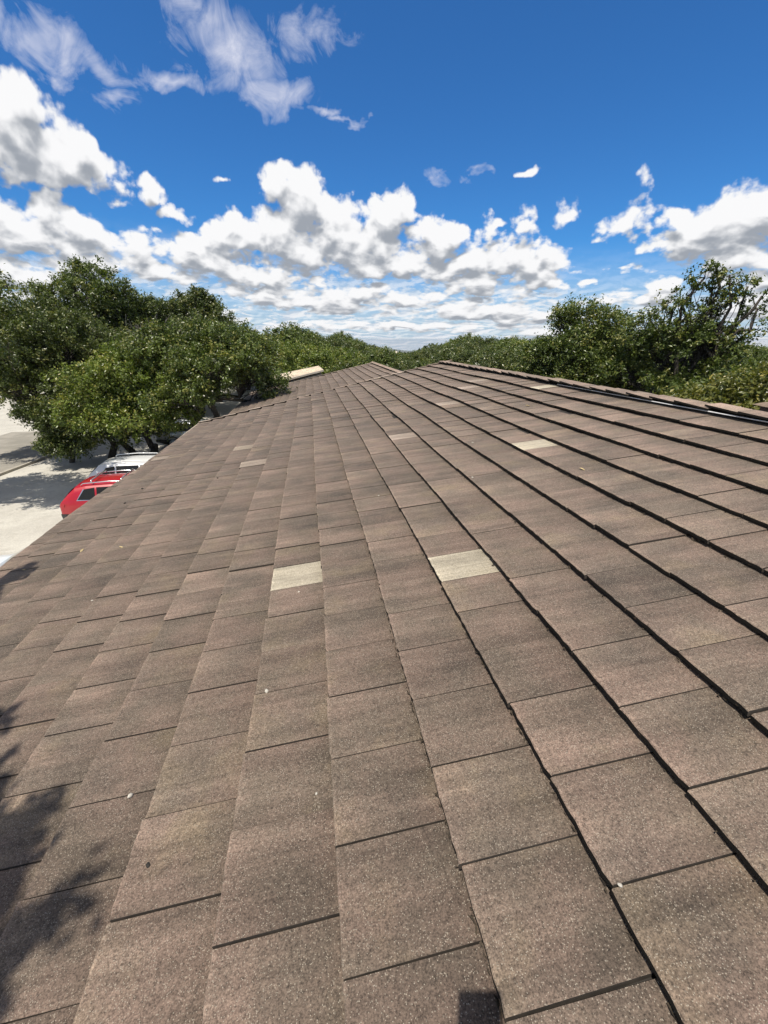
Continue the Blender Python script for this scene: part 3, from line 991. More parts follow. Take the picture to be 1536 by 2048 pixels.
# crowns standing up behind
tree('live_oak', (-12.5, 32.0, GZ), [(-12.4, 31.6, 1.0)],
     [(-13.2, 31.0, 4.1, 2.0, 1.8, 1.6), (-11.8, 31.2, 3.0, 2.2, 1.8, 1.4), (-14.9, 31.4, 3.0, 2.0, 1.8, 1.4), (-13.4, 31.0, 1.8, 2.6, 1.8, 1.5), (-10.4, 31.5, 2.2, 1.6, 1.6, 1.2)],
     'pointed live oak rising highest above the dark oak on the left', L_OAK, 16, 620, 55, 0.115, 0.22, NEARG)
tree('live_oak', (-9.6, 33.0, GZ), [(-9.6, 32.6, 0.4)],
     [(-9.9, 31.8, 3.1, 1.6, 1.5, 0.9), (-8.6, 32.2, 2.6, 1.6, 1.5, 1.0), (-11.2, 32.0, 2.4, 1.6, 1.5, 1.0), (-9.4, 31.4, 1.5, 2.4, 1.6, 1.2)],
     'thin live oak with bare grey twigs showing, between two taller crowns', L_OAKD, 17, 330, 55, 0.11, 0.18, NEARG)
rg = np.random.default_rng(5)
b = MB()
for i in range(46):
    p0 = np.array([-9.9, 29.6, -0.6]) + rg.normal(size=3) * np.array([0.25, 0.2, 0.3])
    p1 = np.array([-9.7, 29.4, 1.9]) + rg.normal(size=3) * np.array([1.3, 0.7, 0.75])
    mid = (p0 + p1) / 2 + rg.normal(size=3) * 0.25
    b.tube([p0, mid, p1], [0.045, 0.028, 0.008], 4, caps=False)
    for j in range(3):
        q = mid + (p1 - mid) * rg.random()
        b.tube([q, q + rg.normal(size=3) * 0.35 + np.array([0, 0, 0.15])], [0.016, 0.005], 3, caps=False)
snag = empty('dead_tree', (-9.9, 29.7, GZ), 'bare grey dead branches tangled among the left hand oak crowns', 'tree')
o = b.build('branches', M_DEAD, None, smooth=True)
o.parent = snag; o.matrix_parent_inverse = Matrix.Translation((9.9, -29.7, -GZ))
b = MB(); b.tube([(-9.9, 29.7, GZ - 0.2), (-9.8, 29.6, -2.4), (-9.9, 29.6, -0.5)], [0.15, 0.11, 0.07], 8)
o = b.build('trunk', M_DEAD, None, smooth=True)
o.parent = snag; o.matrix_parent_inverse = Matrix.Translation((9.9, -29.7, -GZ))
tree('live_oak', (-7.8, 34.5, GZ), [(-7.7, 34.0, 0.5)],
     [(-7.4, 33.2, 3.2, 1.5, 1.5, 1.1), (-6.7, 33.4, 2.3, 1.5, 1.5, 1.2), (-8.6, 33.4, 2.4, 1.5, 1.5, 1.1), (-7.6, 33.0, 1.1, 2.3, 1.6, 1.3), (-9.8, 33.4, 1.6, 1.2, 1.3, 1.0)],
     'dome shaped live oak crown standing against the clouds left of the far roof', L_OAKD, 18, 560, 55, 0.115, 0.2, NEARG)

RIGHTG = 'trees close behind the ridge on the right'
tree('live_oak', (12.6, 20.6, GZ), [(12.4, 20.4, -1.2)],
     [(11.8, 20.4, 2.1, 1.0, 1.0, 0.8), (13.2, 19.6, 2.3, 1.0, 1.0, 0.7), (12.3, 20.2, 1.0, 1.6, 1.4, 1.2), (11.0, 21.0, 0.5, 1.1, 1.1, 0.9), (10.9, 20.6, -0.8, 1.3, 1.2, 1.1), (13.3, 19.3, 0.6, 1.5, 1.3, 1.3), (12.4, 19.6, -0.9, 1.8, 1.3, 1.2), (14.0, 18.6, -0.8, 1.4, 1.2, 1.2)],
     'broad live oak with a ragged top left of the tall windswept tree', L_OAK, 21, 740, 60, 0.10, 0.2, RIGHTG)
tree('windswept_oak', (15.0, 16.6, GZ), [(14.9, 16.4, -0.8)],
     [(14.0, 16.9, 1.0, 1.2, 1.2, 1.1), (15.2, 15.9, 1.1, 1.2, 1.1, 1.0), (13.2, 17.4, 0.2, 1.0, 1.0, 1.1), (14.6, 16.2, -0.6, 1.6, 1.3, 1.1), (15.6, 15.6, 0.0, 0.9, 0.9, 1.1), (15.9, 15.2, -1.2, 1.0, 0.9, 0.9),
      (13.5, 17.0, 2.1, 0.65, 0.7, 0.42), (14.1, 16.6, 2.6, 0.7, 0.7, 0.42), (14.5, 16.3, 3.2, 0.6, 0.6, 0.36), (14.7, 16.1, 3.75, 0.42, 0.45, 0.26), (14.95, 15.95, 4.0, 0.25, 0.3, 0.14), (15.25, 15.6, 3.75, 0.35, 0.35, 0.16), (15.75, 15.2, 3.35, 0.35, 0.35, 0.14), (15.35, 15.5, 1.75, 0.6, 0.6, 0.35), (15.75, 15.1, 1.2, 0.55, 0.55, 0.5), (14.4, 16.4, 1.9, 0.7, 0.7, 0.4), (16.05, 14.8, 3.0, 0.3, 0.3, 0.12), (15.2, 15.7, 3.4, 0.5, 0.5, 0.28), (15.5, 15.5, 2.9, 0.5, 0.5, 0.25), (15.0, 15.9, 2.4, 0.7, 0.7, 0.4), (15.7, 15.2, 2.25, 0.55, 0.5, 0.28), (16.0, 14.8, 2.6, 0.35, 0.35, 0.16), (16.1, 14.7, 1.9, 0.4, 0.4, 0.22), (13.0, 17.5, 1.4, 0.5, 0.6, 0.4)],
     'tall ragged windswept oak with sky showing through its top, behind the ridge', L_OAK, 22, 600, 50, 0.095, 0.17, RIGHTG, clump_r=0.30, shell=0.35, twig=0.8)
tree('yellow_green_shrub', (10.2, 9.4, GZ), [(10.0, 9.2, -1.2)],
     [(9.5, 8.9, 0.05, 0.8, 0.8, 0.5), (10.1, 8.6, 0.25, 0.8, 0.8, 0.5), (8.7, 9.2, -0.15, 0.7, 0.7, 0.4), (10.8, 8.6, 0.35, 0.8, 0.8, 0.55), (9.3, 9.0, -0.7, 1.2, 0.9, 0.8), (11.6, 8.9, 0.5, 0.9, 0.9, 0.6)],
     'sunlit yellow green leafy top rising just behind the ridge on the right', L_VINE, 23, 420, 50, 0.085, 0.10, RIGHTG, cat='shrub', clump_r=0.3)
tree('live_oak', (13.4, 11.6, GZ), [(13.2, 11.3, -0.5)],
     [(12.9, 10.9, -0.3, 1.2, 1.0, 0.6), (14.0, 10.8, -0.1, 1.2, 1.1, 0.7), (12.0, 12.2, -0.6, 0.9, 0.9, 0.6), (13.4, 11.2, -0.6, 1.7, 1.2, 1.0)],
     'low green oak behind the yellow green leaves at the right edge', L_OAK, 24, 380, 52, 0.095, 0.15, RIGHTG)
tree('live_oak', (13.6, 8.4, GZ), [(13.2, 8.6, 0.0)],
     [(12.6, 9.0, 2.0, 1.0, 1.0, 0.6), (11.75, 9.7, 2.1, 0.6, 0.6, 0.3), (13.6, 8.6, 2.4, 1.4, 1.3, 1.0), (13.4, 8.2, 1.2, 1.4, 1.3, 1.0)],
     'oak mostly beyond the right edge with one leafy tip in view', L_OAK, 25, 340, 52, 0.09, 0.18, RIGHTG)
# the tree behind the photographer that shades the near left of the roof
tree('live_oak', (-8.2, -2.2, GZ), [(-6.6, -1.2, 0.6)],
     [(-3.38, 0.30, 4.00, 0.42, 0.25, 0.15), (-3.68, 0.00, 4.20, 0.60, 0.50, 0.20), (-3.13, -0.50, 4.30, 0.50, 0.38, 0.20), (-2.93, -0.20, 4.10, 0.35, 0.30, 0.14), (-3.15, 0.02, 3.90, 0.42, 0.30, 0.16), (-2.80, -0.48, 4.30, 0.46, 0.36, 0.16), (-3.50, 0.62, 4.10, 0.42, 0.26, 0.14), (-3.80, 0.02, 4.60, 0.80, 0.50, 0.30), (-4.80, 2.92, 3.70, 0.55, 0.24, 0.12), (-3.25, -1.08, 4.50, 0.90, 0.40, 0.30), (-5.60, -1.40, 5.60, 1.60, 1.40, 0.90), (-7.60, -2.00, 4.40, 2.20, 2.00, 1.30)],
     'oak off to the left whose outer twigs shade the near corner of the roof', L_OAK, 26, 1150, 64, 0.085, 0.2, 'live oaks standing round the parking lot', clump_r=0.17, shell=0.1, twig=0.5)


# ---- trees of the slope beyond: three grown once, then copied
def far_tree(seed, mat, label):
    rg = np.random.default_rng(seed)
    L = [(0, 0, 4.2, 1.7, 1.7, 1.3)]
    for i in range(7):
        a = rg.random() * 6.28
        r = 0.9 + rg.random() * 1.2
        L.append((r * math.cos(a), r * math.sin(a), 2.6 + 2.6 * rg.random(), 0.9 + 0.7 * rg.random(), 0.9 + 0.7 * rg.random(), 0.7 + 0.5 * rg.random()))
    root = empty('slope_tree', (0, 0, -500), label, 'tree', 'trees on the wooded slope beyond the roof')
    V, F, tone, hue, cc = leaf_cloud(rg, L, 380, 66, 0.125, 0.42, 0.62)
    link('crown', mesh_np('crown', V, F, attrs={'tone': tone, 'hue': hue}), mat, root)
    limbs(rg, [np.array([0, 0, -0.4])], [np.array([0, 0, 2.0])], L, cc, 0.15, 0.12).build('trunk', M_BARK, root, smooth=True)
    return root


KINDS = [far_tree(31, L_OAK, 'mid green round tree on the wooded slope beyond the roof'),
         far_tree(32, L_OAKD, 'dark green round tree on the wooded slope beyond the roof'),
         far_tree(33, L_BRIGHT, 'light green round tree on the wooded slope beyond the roof'),
         far_tree(34, L_OAKD, 'dark green round tree on the wooded slope beyond the roof')]
SKYLINE = np.array([(-40, 3.0), (-29, 3.0), (-10, 2.0), (-6.7, 1.9), (-3.2, 1.5), (-0.9, 0.8), (1.5, 1.0), (4.5, 0.35), (7.4, -0.65), (8.6, -1.35), (9.5, -1.7), (13.7, -1.75), (14.5, -0.9), (19, 0.55), (22, 0.45), (24.4, 0.55), (27, -0.2), (32, 1.6), (40, 1.2), (47, -0.4), (70, 1.0)])
rg = np.random.default_rng(77)
placed = []
used = [0, 0, 0, 0]
tries = 0
while len(placed) < 190 and tries < 6000:
    tries += 1
    az = rg.uniform(-27, 50)
    d = 31 + 120 * rg.random() ** 1.7
    x, y = d * math.sin(rad(az)), d * math.cos(rad(az))
    if (-5.5 < x < 12.5 and y < 31.5) or (-6 < x < 3.5 and y < 37):
        continue
    if x < -5 and y < 37 or (x < -12 and y < 50):
        continue
    if any((x - a) ** 2 + (y - c) ** 2 < (2.0 + d * 0.012) ** 2 for a, c in placed):
        continue
    z = float(terrain(np.array(x), np.array(y)))
    lim = CAM.z + d * math.tan(rad(float(np.interp(az, SKYLINE[:, 0], SKYLINE[:, 1])) - abs(rg.normal()) * 0.35))
    top = min(lim, z + rg.uniform(5.2, 8.0))
    if d < 60:
        top = min(top, lim - (60 - d) * 0.03)
    hgt = top - z
    if hgt < 2.2:
        continue
    placed.append((x, y))
    ki = int(rg.choice(4, p=[0.34, 0.28, 0.22, 0.16]))
    src = KINDS[ki]
    sz = hgt / 5.9
    sx = max(sz, 0.75) * rg.uniform(0.9, 1.25)
    if used[ki] == 0:
        r_ = src
    else:
        r_ = src.copy(); C.objects.link(r_)
        for ch in src.children:
            c2 = ch.copy(); C.objects.link(c2); c2.parent = r_
    used[ki] += 1
    r_.location = (x, y, z)
    r_.rotation_euler = (0, 0, rg.random() * 6.28)
    r_.scale = (sx, sx, sz)


# ---- the wood farther off, one mass of small crowns
def far_woods():
    rg = np.random.default_rng(91)
    Vs, Fs, Ts, Hs = [], [], [], []
    nb = 0
    n = 0
    while n < 1500:
        az = rg.uniform(-32, 55)
        d = 140 * (10.5 ** rg.random())
        x, y = d * math.sin(rad(az)), d * math.cos(rad(az))
        z = float(terrain(np.array(x), np.array(y)))
        lim = CAM.z + d * math.tan(rad(float(np.interp(az, SKYLINE[:, 0], SKYLINE[:, 1]))))
        top = min(lim, z + rg.uniform(5, 8.5))
        if top - z < 2.0:
            continue
        h = top - z
        r = rg.uniform(2.2, 3.6) * (1 + d / 900)
        L = [(x, y, z + h * 0.55, r, r, h * 0.42)]
        v, f, t_, h_, _ = leaf_cloud(rg, L, 26 if d < 400 else 12, 6, 1.0 * (1 + d / 700), 0.9, 0.7)
        Vs.append(v); Fs.append(f + nb); Ts.append(t_); Hs.append(h_ * 0.9)
        nb += len(v); n += 1
    me = mesh_np('far_woods', np.concatenate(Vs), np.concatenate(Fs), attrs={'tone': np.concatenate(Ts), 'hue': np.concatenate(Hs)})
    tag(link('far_woods', me, L_OAKD), kind='stuff')


far_woods()


# ------------------------------------------------------------------ air: far things fade towards blue
def haze():
    m = bpy.data.materials.new('haze')
    m.use_nodes = True
    m.node_tree.nodes.clear()
    t = NT(m.node_tree)
    v = t.node('ShaderNodeVolumePrincipled', {'Color': (0.80, 0.88, 1.0), 'Density': 0.00009, 'Anisotropy': 0.0})
    o = t.node('ShaderNodeOutputMaterial')
    t.l.new(v.outputs[0], o.inputs['Volume'])
    b = MB().box(-9000, 9000, -9000, 9000, -245.0, 9.0)
    tag(b.build('haze', m), kind='stuff')


haze()

# ------------------------------------------------------------------ pale roof seen past the lower wing
def pale_roof():
    x0, y0 = -2.6, 28.6
    root = empty('pale_roofed_house', (x0 + 2, y0 + 3, GZ), 'small house with a pale tan roof showing between the trees and the lower wing', 'house')
    inv = Matrix.Translation((-(x0 + 2), -(y0 + 3), -GZ))
    # slope rising to the right and away, its eave towards the lower wing
    a = np.array([(-2.6, 28.7, -1.05), (0.55, 29.6, -0.38), (0.30, 33.2, -0.30), (-2.9, 32.4, -0.86)])
    b = MB()
    lo = [(p[0], p[1], p[2] - 0.06) for p in a]
    b.add(list(map(tuple, a)) + lo, [(0, 1, 2, 3), (7, 6, 5, 4), (0, 4, 5, 1), (1, 5, 6, 2), (2, 6, 7, 3), (3, 7, 4, 0)])
    rf = b.build('roof', M_TAN, None)
    rf.parent = root; rf.matrix_parent_inverse = inv
    nr = np.cross(a[1] - a[0], a[3] - a[0]); nr /= np.linalg.norm(nr)
    for i in range(9):
        f0, f1 = i / 9.0, (i + 1) / 9.0 + 0.02
        q = [a[0] + (a[3] - a[0]) * f0, a[1] + (a[2] - a[1]) * f0, a[1] + (a[2] - a[1]) * f1, a[0] + (a[3] - a[0]) * f1]
        up = [q[0] + nr * 0.05, q[1] + nr * 0.05, q[2] + nr * 0.012, q[3] + nr * 0.012]
        dn = [p + nr * 0.004 for p in q]
        b = MB().add([tuple(p) for p in up + dn], [(0, 1, 2, 3), (0, 4, 5, 1), (1, 5, 6, 2), (3, 7, 4, 0)])
        o = b.build('tile_course', [M_TAN], rf)
        o['tone'] = 0.35 + 0.07 * (i % 5)
    b = MB()
    b.add([(-2.4, 29.0, GZ), (0.4, 29.8, GZ), (0.2, 33.0, GZ), (-2.7, 32.2, GZ), (-2.4, 29.0, -1.18), (0.4, 29.8, -0.56), (0.2, 33.0, -0.48), (-2.7, 32.2, -1.02)], BOXF)
    w = b.build('wall', M_WALL, None)
    w.parent = root; w.matrix_parent_inverse = inv


pale_roof()


def far_house(name, x, y, w, d, hwall, hroof, wallm, roofm, label, rz):
    z = float(terrain(np.array(x), np.array(y)))
    root = empty(name, (x, y, z), label, 'house', None, rz)
    b = MB().box(-w / 2, w / 2, -d / 2, d / 2, -1, hwall)
    b.build('wall', wallm, root)
    b = MB()
    e = 0.5
    zz = hwall
    b.add([(-w / 2 - e, -d / 2 - e, zz), (w / 2 + e, -d / 2 - e, zz), (w / 2 + e, d / 2 + e, zz), (-w / 2 - e, d / 2 + e, zz), (-w / 2 - e, 0, zz + hroof), (w / 2 + e, 0, zz + hroof)],
          [(0, 1, 5, 4), (2, 3, 4, 5), (1, 2, 5), (3, 0, 4), (3, 2, 1, 0)])
    b.build('roof', roofm, root)
    for i in range(3):
        xx = -w / 2 + w * (i + 0.5) / 3
        MB().box(xx - 0.5, xx + 0.5, -d / 2 - 0.04, -d / 2 + 0.02, hwall * 0.4, hwall * 0.8).build('window', M_GLASS, root)


def paint(name, col, rough=0.32, metal=0.0, coat=0.8):
    m, t = material(name)
    setp(t, Base_Color=col, Roughness=rough, Metallic=metal)
    t.put(t.bsdf.inputs['Coat Weight'], coat)
    t.put(t.bsdf.inputs['Coat Roughness'], 0.06)
    return m


M_GLASS = simple('dark car glass', (0.012, 0.014, 0.016), 0.06)
M_RUB = simple('black rubber', (0.016, 0.016, 0.017), 0.75, var=0.2)
M_CLAD = simple('charcoal cladding', (0.032, 0.032, 0.034), 0.6, var=0.2)
M_CHROME = simple('brushed metal trim', (0.70, 0.71, 0.72), 0.25, 0.9)
M_RIM = simple('grey alloy', (0.35, 0.36, 0.37), 0.35, 0.8)
M_TAIL = simple('red lamp', (0.22, 0.006, 0.008), 0.15)
M_LAMP = simple('clear lamp', (0.6, 0.62, 0.64), 0.12)
P_RED = paint('red paint', (0.42, 0.006, 0.018))
P_WHITE = paint('white paint', (0.78, 0.79, 0.79))
P_SILVER = paint('silver paint', (0.42, 0.44, 0.46), 0.3, 0.5)
P_GREY = paint('grey paint', (0.10, 0.11, 0.12))

far_house('house', 33.5, 198.0, 11, 8, 2.8, 2.6, M_WALL, M_TAN, 'distant house with a tan roof poking out of the far trees', 0.5)
far_house('house', 27.6, 148.0, 8, 7, 2.6, 1.6, M_WALL, simple('white sheet roof', (0.75, 0.75, 0.72), 0.5, var=0.1), 'distant house with a small bright white roof among the far trees', 1.1)


# ------------------------------------------------------------------ parked cars
SUV = dict(L=4.55, top=[(0.0, 0.92), (0.06, 1.02), (0.30, 1.30), (0.52, 1.50), (0.85, 1.56), (1.6, 1.58), (2.3, 1.56), (2.75, 1.49), (3.35, 1.14), (3.6, 1.06), (4.25, 0.96), (4.50, 0.80), (4.55, 0.62)],
           belt=0.98, bot=0.30, hw=0.915, side=[(0.60, 1.14, 1.07, 1.42), (1.20, 2.02, 1.05, 1.465), (2.08, 2.98, 1.04, 1.465)], slope=(0.10, 0.46), wheels=(0.92, 3.62), wr=0.355, wind=(2.80, 3.30))
CAR = dict(L=4.6, top=[(0.0, 0.85), (0.08, 0.98), (0.62, 1.03), (0.80, 1.07), (1.35, 1.37), (1.7, 1.435), (2.3, 1.44), (2.75, 1.36), (3.35, 1.00), (3.6, 0.95), (4.3, 0.82), (4.55, 0.68), (4.6, 0.5)],
           belt=0.90, bot=0.26, hw=0.89, side=[(1.15, 1.95, 0.99, 1.28), (2.02, 2.92, 0.96, 1.29)], slope=(0.84, 1.33), wheels=(0.95, 3.65), wr=0.32, wind=(2.82, 3.30))


def car(kind, loc, rz, pm, label, rails=False, bars=False, trim=False, panel=False):
    K = kind
    root = empty('parked_car', loc, label, 'car', 'cars parked beside the building', rz)
    tx, tz = [p[0] for p in K['top']], [p[1] for p in K['top']]
    ztop = lambda x: float(np.interp(x, tx, tz))

    def hw(x, z):
        e = K['hw'] * (1 - 0.09 * max(0, (0.35 - x) / 0.35) - 0.16 * max(0, (x - K['L'] + 0.7) / 0.7) ** 1.6)
        if z > K['belt']:
            e -= (z - K['belt']) * 0.40 + max(0, z - 1.5) * 0.25
        if z < 0.62:
            e -= (0.62 - z) * 0.16
        return e
    xs = sorted(set([round(x, 3) for x in tx] + [round(i * K['L'] / 26, 3) for i in range(27)]))
    fr = [0.0, 0.30, 0.62, 0.90, 1.0]
    V, F, mi = [], [], []
    R = 15
    for x in xs:
        zt, bl = ztop(x), min(K['belt'], ztop(x) - 0.04)
        zb = K['bot'] + 0.16 * max(0, (0.5 - x) / 0.5) + 0.05 * max(0, (x - 4.0) / 0.6)
        zs = [zb, min(0.62, zb + 0.3), 0.5 * (0.62 + bl), bl] + [bl + (zt - bl) * q for q in (0.55, 0.90)]
        ring = [(x, -hw(x, z), z) for z in zs] + [(x, -hw(x, zt) * 0.82, zt - 0.012), (x, 0, zt + 0.012), (x, hw(x, zt) * 0.82, zt - 0.012)] + [(x, hw(x, z), z) for z in zs[::-1]]
        V += ring
    n = len(xs)
    for i in range(n - 1):
        for k in range(R):
            k2 = (k + 1) % R
            F.append((i * R + k, (i + 1) * R + k, (i + 1) * R + k2, i * R + k2))
            low_ = k in (0, 13, 14)
            mi.append(1 if low_ else 0)
    F.append(tuple(range(R))); mi.append(0)
    F.append(tuple((n - 1) * R + k for k in range(R))[::-1]); mi.append(0)
    me = mesh_py('body', V, [f[::-1] for f in F], True, mi, 38)
    body = link('body', me, [pm, M_CLAD], root)

    def pane(name, pts, mat, sgn, parent, out=0.006, th=0.012):
        P = [(x, sgn * (hw(x, z) + out), z) for x, z in pts]
        Q = [(x, y - sgn * th, z) for x, y, z in P]
        m_ = len(P)
        f = [tuple(range(m_)), tuple(range(m_, 2 * m_))[::-1]] + [(i, m_ + i, m_ + (i + 1) % m_, (i + 1) % m_) for i in range(m_)]
        if sgn < 0:
            f = [q[::-1] for q in f]
        f = [q[::-1] for q in f]
        return link(name, mesh_py(name, P + Q, f), mat, parent)

    for sgn in (-1, 1):
        for wi, (xa, xb, za, zb) in enumerate(K['side']):
            xf = xb - 0.0
            if wi == len(K['side']) - 1:
                pts = [(xa, za), (xb + 0.12, za), (xb - 0.34, zb), (xa, zb)]
            elif wi == 0:
                pts = [(xa, za + 0.03), (xb, za), (xb, zb + 0.04), (xa + 0.22, zb)]
            else:
                pts = [(xa, za), (xb, za), (xb, zb), (xa, zb)]
            pane('side_window', pts, M_GLASS, sgn, root)
        if trim:
            xa, xb, za, zb = K['side'][0]
            pane('window_trim', [(xa - 0.035, za + 0.0), (xb + 1.9, za - 0.03), (xb + 1.9, za - 0.01), (xa, za + 0.03), (xa + 0.22, zb + 0.0), (xa + 0.19, zb + 0.015)], M_CHROME, sgn, root, 0.004)
        for wx in K['wheels']:
            w = bpy.data.objects.new('wheel', None)
            C.objects.link(w); w.parent = root
            w.location = (wx, sgn * (K['hw'] - 0.13), K['wr'])
            r = K['wr']
            MB().tube([(0, -0.11, 0), (0, -0.085, 0), (0, 0.085, 0), (0, 0.11, 0)], [r * 0.93, r, r, r * 0.93], 22).build('tyre', M_RUB, w, True, 40)
            MB().tube([(0, sgn * 0.108, 0), (0, sgn * 0.122, 0)], [r * 0.66, r * 0.60], 18).build('rim', M_RIM, w, True, 40)
            pts = [(wx + (r + 0.075) * math.cos(a), K['wr'] + (r + 0.075) * math.sin(a)) for a in np.linspace(-0.15, math.pi + 0.15, 11)]
            inn = [(wx + (r - 0.0) * math.cos(a), K['wr'] + (r - 0.0) * math.sin(a)) for a in np.linspace(math.pi + 0.15, -0.15, 11)]
            P = [(x, sgn * (hw(x, max(z, 0.3)) + 0.012), z) for x, z in pts + inn]
            Fq = [(i, i + 1, 20 - i, 21 - i) for i in range(10)]
            Q = [(x, y - sgn * 0.10, z) for x, y, z in P]
            Fo = [(i, i + 1, 22 + i + 1, 22 + i) for i in range(10)]
            link('wheel_arch', mesh_py('wheel_arch', P + Q, Fq + Fo), M_CLAD, root)
        # tail lamp wrapped round the corner
        MB().add([(-0.012, sgn * 0.52, 0.86), (-0.012, sgn * 0.80, 0.86), (0.16, sgn * (hw(0.16, .9) + 0.008), 0.87), (0.20, sgn * (hw(0.2, .95) + 0.006), 0.97), (0.05, sgn * 0.80, 0.985), (0.03, sgn * 0.52, 0.975)],
                 [(0, 1, 4, 5), (1, 2, 3, 4), (5, 4, 1, 0), (4, 3, 2, 1)]).build('tail_light', M_TAIL, root)
        MB().add([(K['L'] - 0.02, sgn * 0.45, 0.70), (K['L'] - 0.28, sgn * 0.78, 0.72), (K['L'] - 0.36, sgn * 0.80, 0.86), (K['L'] - 0.10, sgn * 0.45, 0.83)], [(0, 1, 2, 3), (3, 2, 1, 0)]).build('headlight', M_LAMP, root)
        mx = K['wind'][1] - 0.22
        MB().box(mx - 0.07, mx + 0.07, min(sgn * 0.90, sgn * 1.06), max(sgn * 0.90, sgn * 1.06), K['belt'] + 0.06, K['belt'] + 0.20).build('mirror', pm, root)
        for xa, xb, za, zb in K['side'][-2:]:
            MB().box(xa + 0.04, xa + 0.20, min(sgn * (K['hw'] - .01), sgn * (K['hw'] + 0.025)), max(sgn * (K['hw'] - .01), sgn * (K['hw'] + 0.025)), 0.84, 0.87).build('door_handle', pm, root)
        if rails:
            yy = sgn * 0.655
            pts = [(0.72, yy, ztop(0.72) + 0.0), (0.80, yy, ztop(0.8) + 0.05), (1.6, yy, ztop(1.6) + 0.055), (2.35, yy, ztop(2.35) + 0.05), (2.45, yy, ztop(2.45) + 0.0)]
            MB().tube(pts, 0.020, 8).build('roof_rail', M_CHROME if bars else pm, root, True)
    if bars:
        for bx in (1.05, 1.98):
            zz = ztop(bx) + 0.115
            MB().tube([(bx, -0.66, zz - 0.06), (bx, -0.60, zz), (bx, 0.60, zz), (bx, 0.66, zz - 0.06)], 0.026, 8).build('roof_bar', M_CHROME, root, True)
    xa, xb = K['slope']
    g = []
    for x in np.linspace(xa, xb, 4):
        z = ztop(x)
        g += [(x - 0.008, -hw(x, z) * 0.90, z + 0.004), (x - 0.008, 0, z + 0.024), (x - 0.008, hw(x, z) * 0.90, z + 0.004)]
    MB().add(g, [(i * 3 + k, i * 3 + k + 1, i * 3 + 4 + k, i * 3 + 3 + k) for i in range(3) for k in range(2)]).build('rear_window', M_GLASS, root, True)
    xa, xb = K['wind']
    g = []
    for x in np.linspace(xa, xb, 4):
        z = ztop(x)
        g += [(x + 0.006, hw(x, z) * 0.80, z + 0.004), (x + 0.006, 0, z + 0.022), (x + 0.006, -hw(x, z) * 0.80, z + 0.004)]
    MB().add(g, [(i * 3 + k, i * 3 + k + 1, i * 3 + 4 + k, i * 3 + 3 + k) for i in range(3) for k in range(2)]).build('windscreen', M_GLASS, root, True)
    MB().add([(-0.035, -0.80, 0.44), (-0.035, 0.80, 0.44), (-0.05, 0.80, 0.60), (-0.05, -0.80, 0.60), (0.16, -0.90, 0.44), (0.16, 0.90, 0.44), (0.16, 0.90, 0.60), (0.16, -0.90, 0.60)],
             [(0, 3, 2, 1), (3, 7, 6, 2), (0, 1, 5, 4), (0, 4, 7, 3), (1, 2, 6, 5)]).build('rear_bumper', M_CLAD, root)
    if panel:                              # black glass over the luggage space
        x0, x1 = 2.15, 2.55
        zz = [ztop(x) + 0.016 for x in (x0, x1)]
        MB().add([(x0, -0.48, zz[0]), (x0, 0.48, zz[0]), (x1, 0.48, zz[1]), (x1, -0.48, zz[1])], [(0, 3, 2, 1)]).build('sunroof', M_GLASS, root)
    return root


car(SUV, (-8.95, 15.75, GZ), 0.03, P_RED, 'bright red car with silver bars across its roof, tail to the pale lot', True, True, True)
car(SUV, (-9.35, 18.45, GZ), 0.02, P_WHITE, 'white car with dark windows parked just beyond the red one', True)
car(CAR, (-8.8, 10.25, GZ), 0.0, P_WHITE, 'white car at the left edge, only its rear roof corner showing past the eave')
car(SUV, (-9.6, 27.6, GZ), 0.04, P_SILVER, 'silver car mostly hidden by tree stems and foliage beyond the white car', True)
car(CAR, (-23.2, 45.0, GZ), 1.1, P_GREY, 'grey car in deep shade under the trees across the lot')

# ------------------------------------------------------------------ small things on and by the roof
# brown box standing just behind the ridge
vent = empty('roof_vent', (4.5, 3.6, 0.7), 'boxy brown vent cap standing behind the ridge at the right edge', 'vent')
vi = Matrix.Translation((-4.5, -3.6, -0.7))
M_VENT = simple('shaded brown box', (0.15, 0.105, 0.075), 0.8, var=0.25, scale=20)  # shade on the front of the box put into a darker brown
b = MB()
b.add([(4.20, 3.52, 0.66), (4.90, 3.20, 0.50), (5.06, 3.60, 0.50), (4.32, 3.88, 0.66), (4.21, 3.54, 0.865), (4.88, 3.24, 0.855), (5.04, 3.56, 0.855), (4.33, 3.86, 0.865)], BOXF)
o = b.build('body', M_VENT); o.parent = vent; o.matrix_parent_inverse = vi
b = MB()
b.add([(4.17, 3.49, 0.867), (4.94, 3.15, 0.857), (5.12, 3.63, 0.857), (4.29, 3.93, 0.867), (4.23, 3.58, 0.905), (4.90, 3.29, 0.895), (5.04, 3.54, 0.895), (4.32, 3.82, 0.905)], BOXF)
o = b.build('cap', simple('sunlit brown cap', (0.24, 0.18, 0.13), 0.8, var=0.25, scale=20)); o.parent = vent; o.matrix_parent_inverse = vi  # sunlit top of the box put into a lighter brown

M_PEB = simple('whitish stone', (0.50, 0.47, 0.41), 0.85, var=0.2, scale=60)
M_LEAF = simple('dry leaf', (0.42, 0.33, 0.17), 0.8, var=0.3, scale=40)
M_DARK = simple('dark seed', (0.02, 0.018, 0.015), 0.8)


